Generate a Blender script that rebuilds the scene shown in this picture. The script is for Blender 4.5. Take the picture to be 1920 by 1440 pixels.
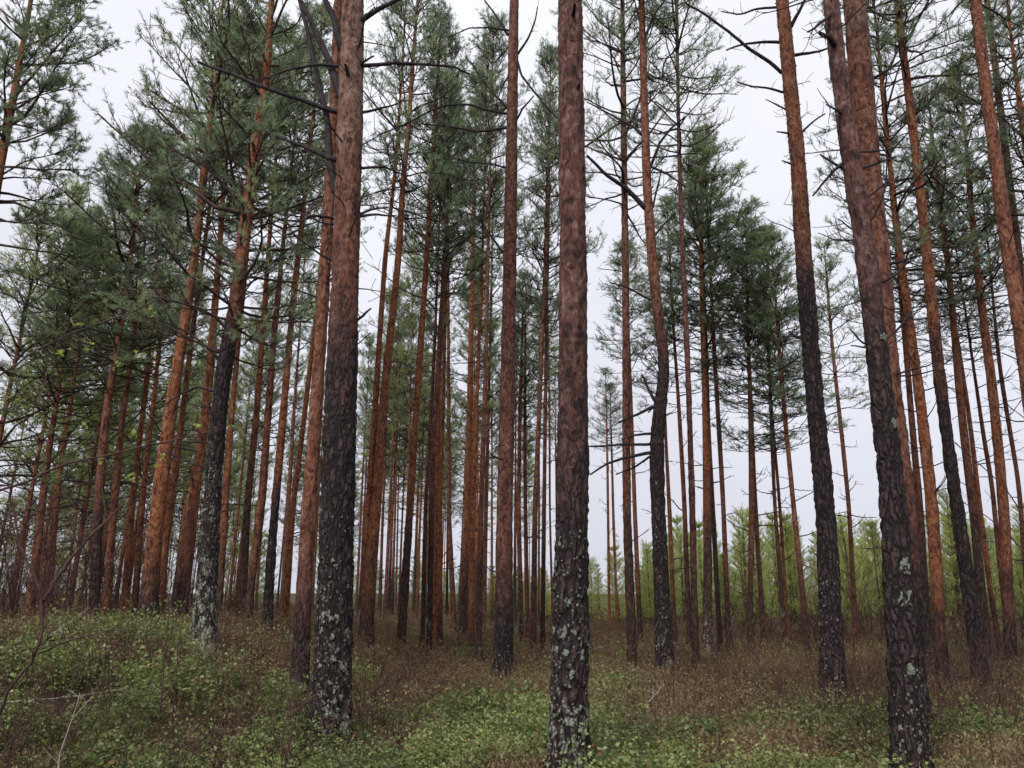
import bpy, math
import numpy as np
from mathutils import Vector

# ------------------------------------------------------------------ camera, sky, sun, exposure
scene = bpy.context.scene
for o in list(bpy.data.objects):
    bpy.data.objects.remove(o)
C = scene.collection
FPX = 1450.0                      # focal length in pixels of a 1920 wide frame
TILT = math.radians(15.05)
EYE = 1.5
cam_d = bpy.data.cameras.new('camera')
cam_d.sensor_width = 36.0
cam_d.lens = 36.0 * FPX / 1920.0
cam_d.clip_start = 0.05
cam_d.clip_end = 2000
cam = bpy.data.objects.new('camera', cam_d)
cam.location = (0, 0, EYE)
cam.rotation_euler = (math.pi / 2 + TILT, 0, 0)
C.objects.link(cam)
scene.camera = cam

SUN_EL, SUN_AZ = math.radians(46), math.radians(205)     # behind the camera, a little to the left
world = bpy.data.worlds.new('World')
scene.world = world
world.use_nodes = True
wn, wl = world.node_tree.nodes, world.node_tree.links
wn.clear()
w_out = wn.new('ShaderNodeOutputWorld')
w_bg = wn.new('ShaderNodeBackground')
w_sky = wn.new('ShaderNodeTexSky')
w_sky.sky_type = 'NISHITA'
w_sky.sun_disc = False
w_sky.sun_elevation = SUN_EL
w_sky.sun_rotation = SUN_AZ
w_sky.dust_density = 4.0
w_sky.air_density = 1.0
w_hsv = wn.new('ShaderNodeHueSaturation')
w_hsv.inputs['Saturation'].default_value = 0.2
w_mix = wn.new('ShaderNodeMixRGB')                       # a closed layer of cloud over the clear sky
w_mix.inputs['Fac'].default_value = 0.93
w_tc = wn.new('ShaderNodeTexCoord')
w_sep = wn.new('ShaderNodeSeparateXYZ')
w_ramp = wn.new('ShaderNodeValToRGB')
e = w_ramp.color_ramp.elements
e[0].position = 0.0; e[0].color = (6.5, 6.6, 7.5, 1)
e[1].position = 0.75; e[1].color = (9.0, 9.1, 9.8, 1)
w_noise = wn.new('ShaderNodeTexNoise')
w_noise.inputs['Scale'].default_value = 2.2
w_noise.inputs['Detail'].default_value = 4
w_nr = wn.new('ShaderNodeMapRange')
w_nr.inputs['To Min'].default_value = 0.8
w_nr.inputs['To Max'].default_value = 1.2
w_mul = wn.new('ShaderNodeVectorMath'); w_mul.operation = 'SCALE'
wl.new(w_tc.outputs['Generated'], w_sep.inputs[0])
wl.new(w_sep.outputs['Z'], w_ramp.inputs['Fac'])
wl.new(w_tc.outputs['Generated'], w_noise.inputs['Vector'])
wl.new(w_noise.outputs['Fac'], w_nr.inputs['Value'])
wl.new(w_ramp.outputs['Color'], w_mul.inputs[0])
wl.new(w_nr.outputs['Result'], w_mul.inputs['Scale'])
wl.new(w_sky.outputs['Color'], w_hsv.inputs['Color'])
wl.new(w_hsv.outputs['Color'], w_mix.inputs['Color1'])
wl.new(w_mul.outputs['Vector'], w_mix.inputs['Color2'])
wl.new(w_mix.outputs['Color'], w_bg.inputs['Color'])
w_bg.inputs['Strength'].default_value = 0.05
wl.new(w_bg.outputs['Background'], w_out.inputs['Surface'])

sun_d = bpy.data.lights.new('sun', 'SUN')
sun_d.energy = 1.5
sun_d.angle = math.radians(22)
sun_d.color = (1.0, 0.96, 0.9)
sun = bpy.data.objects.new('sun', sun_d)
sd = Vector((math.sin(SUN_AZ) * math.cos(SUN_EL), math.cos(SUN_AZ) * math.cos(SUN_EL), math.sin(SUN_EL)))
sun.rotation_euler = sd.to_track_quat('Z', 'Y').to_euler()
sun.location = (0, -10, 30)
C.objects.link(sun)

scene.view_settings.view_transform = 'Standard'
scene.view_settings.look = 'None'
scene.view_settings.exposure = 1.2
scene.view_settings.gamma = 1.0
scene.view_settings.use_curve_mapping = False
scene.render.engine = 'CYCLES'
scene.cycles.use_adaptive_sampling = True
scene.cycles.debug_use_spatial_splits = True
scene.cycles.adaptive_threshold = 0.04
scene.cycles.max_bounces = 4
scene.cycles.diffuse_bounces = 3
scene.cycles.glossy_bounces = 1
scene.cycles.transmission_bounces = 2
scene.cycles.transparent_max_bounces = 4
scene.render.resolution_x = 1024
scene.render.resolution_y = 768

rng = np.random.default_rng(11)
PI = math.pi

# ------------------------------------------------------------------ helpers
def smooth(t):
    t = np.clip(t, 0, 1)
    return t * t * (3 - 2 * t)

def terrain(x, y):
    x = np.asarray(x, float); y = np.asarray(y, float)
    bank = smooth((-x - 1.5) / 3.4) * smooth((y - 4.2) / 4.2) * (1 - 0.5 * smooth((y - 12) / 14))
    z = 0.82 * bank
    z = z + 0.045 * np.sin(x * 1.3 + 0.7 * y + 0.4) * np.sin(y * 0.9 - 0.5 * x) + 0.03 * np.sin(2.9 * x - 1.1 * y) * np.sin(2.3 * y + 1.0)
    return z

def ray(px, py):
    a = (px - 960.0) / FPX; b = (720.0 - py) / FPX
    return (a, math.cos(TILT) - b * math.sin(TILT), math.sin(TILT) + b * math.cos(TILT))

def at(px, py, Y):
    """photo pixel -> place in the scene at distance Y in front of the camera"""
    d = ray(px, py); s = Y / d[1]
    return np.array((d[0] * s, Y, EYE + d[2] * s)), s

def ground_hit(px, py, veg=0.2):
    d = ray(px, py)
    for Y in np.arange(3.0, 90.0, 0.05):
        s = Y / d[1]
        if EYE + d[2] * s <= float(terrain(d[0] * s, Y)) + veg:
            return float(Y)
    return 90.0

def mesh_obj(name, verts, faces, mat, parent=None, smooth_shade=False, attrs=None, cols=None):
    """faces: list of int arrays (n,3) or (n,4)"""
    me = bpy.data.meshes.new(name)
    verts = np.asarray(verts, np.float32)
    me.vertices.add(len(verts)); me.vertices.foreach_set('co', verts.ravel())
    faces = [np.asarray(f, np.int32) for f in faces if len(f)]
    li = np.concatenate([f.ravel() for f in faces])
    ln = np.concatenate([np.full(len(f), f.shape[1], np.int32) for f in faces])
    ls = np.concatenate(([0], np.cumsum(ln)[:-1])).astype(np.int32)
    me.loops.add(len(li)); me.loops.foreach_set('vertex_index', li)
    me.polygons.add(len(ln)); me.polygons.foreach_set('loop_start', ls); me.polygons.foreach_set('loop_total', ln)
    if smooth_shade:
        me.polygons.foreach_set('use_smooth', np.ones(len(ln), bool))
    for k, v in (attrs or {}).items():
        a = me.attributes.new(k, 'FLOAT', 'POINT'); a.data.foreach_set('value', np.asarray(v, np.float32))
    me.update(calc_edges=True)
    me.materials.append(mat)
    return link(name, me, parent)

def link(name, me, parent=None):
    o = bpy.data.objects.new(name, me)
    C.objects.link(o)
    if parent is not None:
        o.parent = parent
    return o

def thing(name, loc, label, cat, group=None):
    o = bpy.data.objects.new(name, None)
    o.empty_display_size = 0.2
    o.location = loc
    C.objects.link(o)
    o['label'] = label; o['category'] = cat
    if group: o['group'] = group
    return o

def unit(v):
    return v / np.maximum(np.linalg.norm(v, axis=-1, keepdims=True), 1e-9)

def tubes(P, R, sides=4, cap=True):
    """P (B,n,3), R (B,n) -> verts, quads"""
    B, n, _ = P.shape
    T = np.empty_like(P)
    T[:, 1:-1] = P[:, 2:] - P[:, :-2]; T[:, 0] = P[:, 1] - P[:, 0]; T[:, -1] = P[:, -1] - P[:, -2]
    T = unit(T)
    ref = np.where(np.abs(T[:, :1, 2:3]) > 0.8, np.array([1.0, 0, 0]), np.array([0, 0, 1.0]))
    U = unit(np.cross(T, np.broadcast_to(ref, T.shape))); V = np.cross(T, U)
    a = np.arange(sides) * 2 * PI / sides
    ring = P[:, :, None] + R[:, :, None, None] * (U[:, :, None] * np.cos(a)[:, None] + V[:, :, None] * np.sin(a)[:, None])
    verts = ring.reshape(-1, 3)
    idx = np.arange(B * n * sides).reshape(B, n, sides)
    i0 = idx[:, :-1]; i1 = idx[:, 1:]
    q = np.stack((i0, np.roll(i0, -1, 2), np.roll(i1, -1, 2), i1), -1).reshape(-1, 4)
    return verts, q

def ribbons(P, sd):
    """flat tapering strips along 4-point paths: one quad and one triangle each"""
    v = np.stack((P[:, 0] - sd, P[:, 0] + sd, (P[:, 1] + P[:, 2]) / 2 + sd * 0.8, (P[:, 1] + P[:, 2]) / 2 - sd * 0.8, P[:, 3]), 1).reshape(-1, 3)
    i = np.arange(len(P))[:, None] * 5
    return v, i + np.array([0, 1, 2, 3]), i + np.array([3, 2, 4])

class MB:
    def __init__(s): s.v = []; s.f = {3: [], 4: []}; s.n = 0; s.a = {}
    def add(s, v, f, **attrs):
        s.v.append(v); f = np.asarray(f); s.f[f.shape[1]].append(f + s.n)
        for k, x in attrs.items():
            s.a.setdefault(k, []).append(np.broadcast_to(np.asarray(x, float), (len(v),)))
        s.n += len(v)
    def build(s, name, mat, parent=None, sm=False):
        at_ = {k: np.concatenate(x) for k, x in s.a.items()}
        return mesh_obj(name, np.concatenate(s.v), [np.concatenate(f) for f in s.f.values() if f], mat, parent, sm, at_)

def grow(start, d, length, n, up=0.0, noise=0.15, r=None):
    r = r or rng
    B = len(start)
    P = np.empty((B, n, 3)); P[:, 0] = start
    d = unit(d.copy()); st = (length / (n - 1))[:, None]
    for i in range(1, n):
        d = unit(d + r.normal(0, noise, (B, 3)) + np.array([0, 0, up]))
        P[:, i] = P[:, i - 1] + d * st
    return P

def sample(P, s):
    """P (B,n,3), s (B,k) in 0..1 -> points and tangents (B,k,3)"""
    n = P.shape[1]; f = np.clip(s, 0, 1) * (n - 1); i = np.minimum(f.astype(int), n - 2); u = (f - i)[..., None]
    b = np.arange(len(P))[:, None]
    a, c = P[b, i], P[b, i + 1]
    return a * (1 - u) + c * u, unit(c - a)

def needles(mb, P, D, ls, k, nl, nw, tint, r, spread=(0.5, 1.1)):
    N = len(P)
    u = r.random((N, k)); A = r.uniform(*spread, (N, k))
    Dk = np.repeat(D[:, None], k, 1)
    rv = unit(r.normal(0, 1, (N, k, 3))); perp = unit(rv - (rv * Dk).sum(-1, keepdims=True) * Dk)
    nd = unit(Dk * np.cos(A)[..., None] + perp * np.sin(A)[..., None] + np.array([0, 0, 0.12]))
    b = P[:, None] + Dk * (ls[:, None] * u)[..., None]
    side = unit(np.cross(nd, r.normal(0, 1, (N, k, 3)))) * nw * 0.5
    L = nl * r.uniform(0.7, 1.2, (N, k, 1))
    v = np.stack((b - side, b + side, b + nd * L), 2).reshape(-1, 3)
    f = np.arange(len(v)).reshape(-1, 3)
    t = np.repeat(tint, k * 3)
    mb.add(v, f, tint=t)

# ------------------------------------------------------------------ materials
def new_mat(name):
    m = bpy.data.materials.new(name); m.use_nodes = True
    nt = m.node_tree; nt.nodes.clear()
    out = nt.nodes.new('ShaderNodeOutputMaterial')
    return m, nt, out

class NT:
    def __init__(s, nt): s.nt = nt
    def n(s, t, **kw):
        x = s.nt.nodes.new('ShaderNode' + t)
        for k, v in kw.items():
            if k in ('operation', 'blend_type', 'feature', 'attribute_name', 'attribute_type', 'data_type', 'interpolation_type', 'distance', 'noise_dimensions'):
                setattr(x, k, v)
            else:
                s.set(x.inputs[k.replace('_', ' ')] if k.replace('_', ' ') in x.inputs else x.inputs[int(k[1:])], v)
        return x
    def set(s, inp, v):
        if isinstance(v, bpy.types.NodeSocket): s.nt.links.new(v, inp)
        else:
            if isinstance(v, tuple) and len(v) == 3 and inp.type == 'RGBA': v = v + (1,)
            inp.default_value = v
    def math(s, op, a, b=0.0, c=0.0):
        x = s.n('Math', operation=op); s.set(x.inputs[0], a); s.set(x.inputs[1], b); s.set(x.inputs[2], c); return x.outputs[0]
    def mix(s, f, a, b, mode='MIX'):
        x = s.n('MixRGB', blend_type=mode); s.set(x.inputs[0], f); s.set(x.inputs[1], a); s.set(x.inputs[2], b); return x.outputs[0]
    def step(s, v, lo, hi, a=0.0, b=1.0):
        x = s.n('MapRange', interpolation_type='SMOOTHSTEP'); s.set(x.inputs[0], v); s.set(x.inputs[1], lo); s.set(x.inputs[2], hi); s.set(x.inputs[3], a); s.set(x.inputs[4], b); return x.outputs[0]
    def ramp(s, f, stops):
        x = s.n('ValToRGB'); s.set(x.inputs[0], f); e = x.color_ramp.elements
        while len(e) < len(stops): e.new(0.5)
        for q, (p, c) in zip(e, stops): q.position = p; q.color = c + (1,)
        return x.outputs[0]
    def attr(s, name): return s.n('Attribute', attribute_name=name).outputs['Fac']

def bark_material():
    m, nt, out = new_mat('pine_bark'); g = NT(nt)
    tc = g.n('TexCoord').outputs['Object']
    rnd = g.n('ObjectInfo').outputs['Random']
    off = g.n('CombineXYZ', _0=g.math('MULTIPLY', rnd, 37.0), _1=g.math('MULTIPLY', rnd, 11.0), _2=g.math('MULTIPLY', rnd, 53.0)).outputs[0]
    p = g.n('VectorMath', operation='ADD', _0=tc, _1=off).outputs[0]
    def scaled(v): return g.n('VectorMath', operation='MULTIPLY', _0=p, _1=v).outputs[0]
    warp = g.n('TexNoise', Vector=scaled((6, 6, 3)), Scale=1.0, Detail=3.0).outputs['Color']
    def warped(v, a): return g.n('VectorMath', operation='ADD', _0=scaled(v), _1=g.n('VectorMath', operation='SCALE', _0=warp, Scale=a).outputs[0]).outputs[0]
    fine = g.n('TexNoise', Vector=scaled((40, 40, 26)), Scale=1.0, Detail=5.0, Roughness=0.7).outputs['Fac']
    big = g.n('TexNoise', Vector=scaled((2.2, 2.2, 1.1)), Scale=1.0, Detail=4.0).outputs['Fac']
    # furrowed lower bark
    v1 = g.n('TexVoronoi', feature='DISTANCE_TO_EDGE', Vector=warped((19, 19, 5.0), 2.6), Scale=1.0).outputs['Distance']
    med = g.n('TexNoise', Vector=scaled((13, 13, 7)), Scale=1.0, Detail=4.0, Roughness=0.72).outputs['Fac']
    fur = g.math('MULTIPLY', g.step(v1, 0.0, 0.22), g.step(med, 0.25, 0.62))
    low = g.mix(fur, (0.007, 0.0042, 0.0052), (0.044, 0.028, 0.030))
    low = g.mix(g.step(fine, 0.38, 0.78), low, g.mix(fur, (0.014, 0.009, 0.010), (0.09, 0.064, 0.066)))
    # flaky upper bark
    wv = warped((27, 27, 21), 3.4)
    cell = g.n('TexVoronoi', feature='F1', Vector=wv, Scale=1.0)
    cr = g.n('SeparateXYZ', _0=cell.outputs['Color']).outputs[0]
    streak = g.n('TexNoise', Vector=scaled((44, 44, 12)), Scale=1.0, Detail=5.0, Roughness=0.7).outputs['Fac']
    tone = g.math('ADD', g.math('MULTIPLY', g.n('TexNoise', Vector=scaled((11, 11, 4.0)), Scale=1.0, Detail=5.0, Roughness=0.7).outputs['Fac'], 0.5), g.math('MULTIPLY', streak, 0.5))
    tone = g.math('ADD', tone, g.math('MULTIPLY', g.math('SUBTRACT', cr, 0.5), 0.17))
    up = g.ramp(tone, [(0.36, (0.030, 0.011, 0.009)), (0.43, (0.13, 0.040, 0.017)), (0.50, (0.235, 0.078, 0.029)), (0.57, (0.29, 0.112, 0.050)), (0.65, (0.30, 0.165, 0.115))])
    pale = g.attr('pale')
    upp = g.ramp(tone, [(0.36, (0.05, 0.024, 0.017)), (0.43, (0.16, 0.083, 0.052)), (0.52, (0.27, 0.16, 0.105)), (0.64, (0.38, 0.27, 0.20))])
    up = g.mix(pale, up, upp)
    up = g.mix(g.step(fine, 0.35, 0.75, 0.0, 0.5), up, g.mix(0.6, up, (0.13, 0.06, 0.042)))
    up = g.mix(g.step(big, 0.60, 0.70, 0.0, 0.65), up, (0.085, 0.038, 0.031))
    low = g.mix(g.attr('foot'), low, g.mix(fur, (0.035, 0.018, 0.013), (0.13, 0.072, 0.052)))
    # change-over from black foot to orange stem
    tz = g.attr('tz')
    t = g.math('ADD', tz, g.math('MULTIPLY', g.math('SUBTRACT', big, 0.5), 1.0))
    t = g.math('ADD', t, g.math('MULTIPLY', g.math('SUBTRACT', med, 0.5), 0.8))
    tt = g.step(t, 0.18, 0.85)
    grey = g.attr('grey')
    up = g.mix(grey, up, g.ramp(tone, [(0.36, (0.011, 0.006, 0.007)), (0.44, (0.050, 0.022, 0.020)), (0.52, (0.092, 0.042, 0.037)), (0.58, (0.12, 0.062, 0.055)), (0.66, (0.19, 0.125, 0.115))]))
    col = g.mix(tt, low, up)
    # grey-green crust lichen
    ln = g.n('TexNoise', Vector=scaled((38, 38, 30)), Scale=1.0, Detail=4.0, Roughness=0.62).outputs['Fac']
    ln = g.math('ADD', g.math('MULTIPLY', ln, 0.5), g.math('MULTIPLY', g.n('TexNoise', Vector=scaled((15, 15, 9)), Scale=1.0, Detail=3.0, Roughness=0.6).outputs['Fac'], 0.5))
    ln2 = g.n('TexNoise', Vector=scaled((5, 5, 3.2)), Scale=1.0, Detail=3.0).outputs['Fac']
    lich = g.attr('lich')
    th = g.math('SUBTRACT', 0.69, g.math('MULTIPLY', lich, 0.205))
    th = g.math('SUBTRACT', th, g.math('MULTIPLY', g.math('SUBTRACT', ln2, 0.5), 0.25))
    lm = g.math('MULTIPLY', g.step(ln, th, g.math('ADD', th, 0.05)), g.step(fine, 0.15, 0.5, 0.55, 1.0))
    lm = g.math('MULTIPLY', lm, g.step(lich, 0.0, 0.05))
    lc = g.mix(g.step(fine, 0.3, 0.7), (0.10, 0.115, 0.09), (0.34, 0.35, 0.28))
    col = g.mix(lm, col, lc)
    h = g.math('ADD', g.math('MULTIPLY', g.mix(tt, fur, g.math('ADD', g.math('MULTIPLY', cr, 0.8), g.math('MULTIPLY', streak, 1.0))), 0.026), g.math('MULTIPLY', fine, 0.012))
    h = g.math('ADD', h, g.math('MULTIPLY', lm, 0.006))
    bump = g.n('Bump', Strength=0.9, Distance=1.0, Height=h).outputs[0]
    b = g.n('BsdfPrincipled', Base_Color=col, Roughness=0.85, Normal=bump)
    b.inputs['Specular IOR Level'].default_value = 0.25
    nt.links.new(b.outputs[0], out.inputs[0])
    return m

def plain(name, c1, c2, scale=20.0, rough=0.9, bump=0.004, detail=4.0):
    m, nt, out = new_mat(name); g = NT(nt)
    n = g.n('TexNoise', Vector=g.n('TexCoord').outputs['Object'], Scale=scale, Detail=detail, Roughness=0.65).outputs['Fac']
    c = g.mix(g.step(n, 0.3, 0.7), c1, c2)
    bp = g.n('Bump', Strength=0.8, Distance=1.0, Height=g.math('MULTIPLY', n, bump)).outputs[0]
    b = g.n('BsdfPrincipled', Base_Color=c, Roughness=rough, Normal=bp)
    b.inputs['Specular IOR Level'].default_value = 0.2
    nt.links.new(b.outputs[0], out.inputs[0])
    return m

def leaf_mat(name, stops, transl=0.35, rough=0.6, varobj=0.25, tcol=1.5):
    """tint attribute runs through a colour ramp; thin leaves let some light through"""
    m, nt, out = new_mat(name); g = NT(nt)
    t = g.attr('tint')
    rnd = g.n('ObjectInfo').outputs['Random']
    c = g.ramp(t, stops)
    hsv = g.n('HueSaturation', Color=c, Value=g.math('ADD', 1.0 - varobj / 2, g.math('MULTIPLY', rnd, varobj)))
    c = hsv.outputs[0]
    b = g.n('BsdfPrincipled', Base_Color=c, Roughness=rough)
    b.inputs['Specular IOR Level'].default_value = 0.45
    tr = g.n('BsdfTranslucent', Color=g.mix(1.0, c, (tcol, tcol * 1.05, tcol * 0.7), 'MULTIPLY'))
    mx = g.n('MixShader', _0=transl, _1=b.outputs[0], _2=tr.outputs[0])
    nt.links.new(mx.outputs[0], out.inputs[0])
    return m

M_BARK = bark_material()
M_DEAD = plain('dead_wood', (0.014, 0.010, 0.012), (0.045, 0.035, 0.037), 14)
M_LIMB = plain('limb_bark', (0.03, 0.021, 0.019), (0.085, 0.052, 0.04), 10)
M_PALEWOOD = plain('bleached_wood', (0.14, 0.12, 0.11), (0.36, 0.32, 0.28), 12)
M_TWIG = plain('twig_bark', (0.03, 0.016, 0.016), (0.085, 0.045, 0.04), 14)
M_LICHEN = plain('lichen_crust', (0.06, 0.075, 0.06), (0.22, 0.245, 0.19), 90, bump=0.006)
M_FLAKE = plain('bark_flake', (0.07, 0.028, 0.018), (0.20, 0.08, 0.042), 25)
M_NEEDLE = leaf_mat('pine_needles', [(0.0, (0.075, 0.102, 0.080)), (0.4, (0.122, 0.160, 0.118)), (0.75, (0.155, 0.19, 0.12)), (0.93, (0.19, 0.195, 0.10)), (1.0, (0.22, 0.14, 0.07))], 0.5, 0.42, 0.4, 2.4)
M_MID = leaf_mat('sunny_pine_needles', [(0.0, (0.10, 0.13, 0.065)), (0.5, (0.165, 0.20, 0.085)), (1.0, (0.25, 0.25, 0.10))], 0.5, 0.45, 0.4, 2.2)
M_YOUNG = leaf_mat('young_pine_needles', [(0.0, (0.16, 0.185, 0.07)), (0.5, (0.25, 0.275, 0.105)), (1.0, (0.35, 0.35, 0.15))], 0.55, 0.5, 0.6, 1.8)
M_BERRY = leaf_mat('bilberry_leaves', [(0.0, (0.05, 0.06, 0.024)), (0.35, (0.135, 0.17, 0.06)), (0.65, (0.205, 0.25, 0.09)), (0.93, (0.30, 0.33, 0.135)), (1.0, (0.22, 0.10, 0.055))], 0.38, 0.5)
M_HEATH = leaf_mat('heather_twigs', [(0.0, (0.045, 0.024, 0.018)), (0.35, (0.125, 0.068, 0.042)), (0.65, (0.19, 0.135, 0.07)), (0.85, (0.17, 0.145, 0.066)), (1.0, (0.27, 0.23, 0.12))], 0.2, 0.8)
M_BIRCH = leaf_mat('birch_leaves', [(0.0, (0.16, 0.22, 0.05)), (1.0, (0.32, 0.36, 0.09))], 0.5)

def ground_material():
    m, nt, out = new_mat('forest_floor'); g = NT(nt)
    p = g.n('TexCoord').outputs['Object']
    a = g.n('TexNoise', Vector=p, Scale=0.6, Detail=6.0, Roughness=0.6).outputs['Fac']
    b = g.n('TexNoise', Vector=p, Scale=9.0, Detail=8.0, Roughness=0.75).outputs['Fac']
    c = g.mix(g.step(b, 0.3, 0.7), (0.022, 0.013, 0.009), (0.085, 0.055, 0.034))
    moss = g.mix(g.step(b, 0.35, 0.7), (0.03, 0.035, 0.012), (0.10, 0.105, 0.035))
    c = g.mix(g.step(a, 0.48, 0.62), c, moss)
    bp = g.n('Bump', Strength=1.0, Distance=1.0, Height=g.math('MULTIPLY', b, 0.06)).outputs[0]
    bs = g.n('BsdfPrincipled', Base_Color=c, Roughness=0.95, Normal=bp)
    bs.inputs['Specular IOR Level'].default_value = 0.15
    nt.links.new(bs.outputs[0], out.inputs[0])
    return m
M_GROUND = ground_material()

# ------------------------------------------------------------------ ground
def build_ground():
    t = np.linspace(-1, 1, 181)
    xs = 14 * t + 386 * t ** 7
    u = np.linspace(0, 1, 181)
    ys = -6 + 40 * u + 566 * u ** 6
    X, Y = np.meshgrid(xs, ys)
    Z = terrain(X, Y) + 0.025 * np.sin(5.1 * X + 2 * np.sin(3 * Y)) * np.sin(4.7 * Y + X)
    v = np.stack((X, Y, Z), -1).reshape(-1, 3)
    i = np.arange(v.shape[0]).reshape(X.shape)
    q = np.stack((i[:-1, :-1], i[:-1, 1:], i[1:, 1:], i[1:, :-1]), -1).reshape(-1, 4)
    o = mesh_obj('ground', v, [q], M_GROUND, None, True)
    o['kind'] = 'structure'
build_ground()

# ------------------------------------------------------------------ bark relief
def hash3(i, k):
    h = (i[..., 0] * 73856093) ^ (i[..., 1] * 19349663) ^ (i[..., 2] * 83492791) ^ (k * 2654435761)
    h = (h ^ (h >> 13)) * 1274126177 & 0x7fffffff
    return ((h ^ (h >> 16)) & 0xffff) / 65535.0

def worley(P):
    c = np.floor(P).astype(np.int64); f1 = np.full(len(P), 9.0); f2 = np.full(len(P), 9.0)
    for dx in (-1, 0, 1):
        for dy in (-1, 0, 1):
            for dz in (-1, 0, 1):
                q = c + np.array((dx, dy, dz))
                fp = q + np.stack((hash3(q, 1), hash3(q, 2), hash3(q, 3)), -1)
                d = np.sqrt(((fp - P) ** 2).sum(-1))
                f2 = np.minimum(f2, np.maximum(f1, d)); f1 = np.minimum(f1, d)
    return f1, f2

# ------------------------------------------------------------------ crowns
def wood_radius(n, r0, r1):
    return np.linspace(r0, r1, n)

def gen_crown(seed, L, R, lod, nn=18, axis=None, bottom_bare=0.3, guided=None, dens=1.0, lo=0.0):
    """lod 0 near, 1 far. Returns (wood MB, foliage MB). z runs from 0 to L above the crown base."""
    r = np.random.default_rng(seed)
    axis = axis or (lambda z: np.stack((0 * z, 0 * z, z), -1))
    wood, fol = MB(), MB()
    nw = int(L / 0.42)
    zs, az = [], []
    a0 = r.random() * 6.28
    for i in range(nw):
        k = r.integers(3, 6)
        zc = (i + r.random() * 0.7) / nw * L * 0.985 + 0.05
        a0 += 1.1 + r.random()
        for j in range(k):
            zs.append(zc + r.normal(0, 0.06)); az.append(a0 + j * 6.283 / k + r.normal(0, 0.3))
    zs = np.clip(np.array(zs), 0, L * 0.985); az = np.array(az)
    t = zs / L
    prof = (1 - t) ** 0.62 * (0.72 + 0.28 * smooth(t / 0.3)) + 0.10
    lump = 1 + 0.35 * np.sin(az * 2 + zs * 1.1 + seed) * np.sin(zs * 1.7 + seed * 2.1)
    ln = R * prof * r.uniform(0.55, 1.15, len(t)) * lump
    el = np.radians(2 + 50 * t + r.normal(0, 11, len(t)))
    d = np.stack((np.cos(az) * np.cos(el), np.sin(az) * np.cos(el), np.sin(el)), -1)
    st = axis(zs)
    n1 = 7
    P1 = grow(st, d, ln, n1, up=0.05, noise=0.12, r=r)
    alive = (r.random(len(t)) > bottom_bare * (1 - smooth(t / 0.35)))
    G1 = None
    if guided is not None and len(guided):
        G1 = np.stack([resample(gp, n1) for gp in guided])
        P1 = np.concatenate((G1, P1)); ln = np.concatenate((np.linalg.norm(G1[:, -1] - G1[:, 0], axis=1), ln))
        t = np.concatenate((np.zeros(len(G1)), t)); alive = np.concatenate((np.ones(len(G1), bool), alive))
    r0 = np.clip(0.011 * ln + 0.008, 0.008, 0.045)
    rad = r0[:, None] * np.linspace(1, 0.25, n1)[None]
    v, q = tubes(P1, rad, 4 if lod == 0 else 3); wood.add(v, q)
    # secondary
    k2 = 9 if lod == 0 else 7
    f0 = 0.5 - 0.36 * t
    s = f0[:, None] + (1 - f0[:, None]) * (np.arange(k2)[None] + r.random((len(t), k2))) / k2
    p, tg = sample(P1, s)
    sg = np.where(np.arange(k2) % 2 == 0, 1.0, -1.0)[None, :, None]
    side = unit(np.cross(tg, np.array([0, 0, 1.0]))) * sg
    up = r.uniform(-0.15, 0.75, p.shape[:2] + (1,)) * np.array([0, 0, 1.0])
    d2 = unit(tg * r.uniform(0.35, 1.2, p.shape[:2] + (1,)) + side * r.uniform(0.4, 1.1, p.shape[:2] + (1,)) + up)
    l2 = (0.22 + 0.42 * ln[:, None] * (1.15 - s)) * r.uniform(0.6, 1.25, s.shape)
    l2 = np.clip(l2, 0.15, 1.0)
    P2 = grow(p.reshape(-1, 3), d2.reshape(-1, 3), l2.ravel(), 4, up=0.10, noise=0.16, r=r)
    v, q = tubes(P2, np.broadcast_to(np.linspace(0.008, 0.004, 4), P2.shape[:2]) * (1 if lod == 0 else 1.3), 3); wood.add(v, q)
    ok = np.repeat(alive, k2) & (r.random(len(P2)) < dens)
    P2a = P2[ok]
    # tertiary shoots
    k3 = 7 if lod == 0 else 5
    s3 = 0.35 + 0.65 * (np.arange(k3)[None] + r.random((len(P2a), k3))) / k3
    s3[:, -1] = 1.0
    p3, t3 = sample(P2a, s3)
    sd3 = unit(r.normal(0, 1, p3.shape) + np.array([0, 0, 0.35]))
    d3 = unit(t3 * 0.8 + sd3 * 0.9); d3[:, -1] = t3[:, -1]
    p3 = p3.reshape(-1, 3); d3 = d3.reshape(-1, 3)
    l3 = r.uniform(0.07, 0.17, len(p3))
    P3 = np.stack((p3, p3 + d3 * l3[:, None]), 1)
    if lod == 0:
        sd_ = unit(np.cross(d3, r.normal(0, 1, d3.shape))) * 0.004
        v = np.stack((p3 - sd_, p3 + sd_, p3 + d3 * l3[:, None]), 1).reshape(-1, 3); wood.add(v, np.arange(len(v)).reshape(-1, 3))
    tb = np.repeat(np.clip(r.normal(0.42, 0.2, len(P2a)), 0, 0.9), k3)
    tint = np.clip(tb + r.normal(0, 0.13, len(p3)), 0, 1)
    if lod == 0:
        needles(fol, p3 + d3 * (l3 * 0.15)[:, None], d3, l3 * 1.0, nn, 0.078, 0.0075, tint, r)
    else:
        needles(fol, p3 + d3 * (l3 * 0.1)[:, None], d3, l3 * 1.0, 13, 0.105, 0.0105, tint, r)
    return wood, fol

def resample(pts, n):
    pts = np.asarray(pts, float)
    d = np.concatenate(([0], np.cumsum(np.linalg.norm(np.diff(pts, axis=0), axis=1))))
    u = np.linspace(0, d[-1], n)
    return np.stack([np.interp(u, d, pts[:, k]) for k in range(3)], -1)

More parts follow.
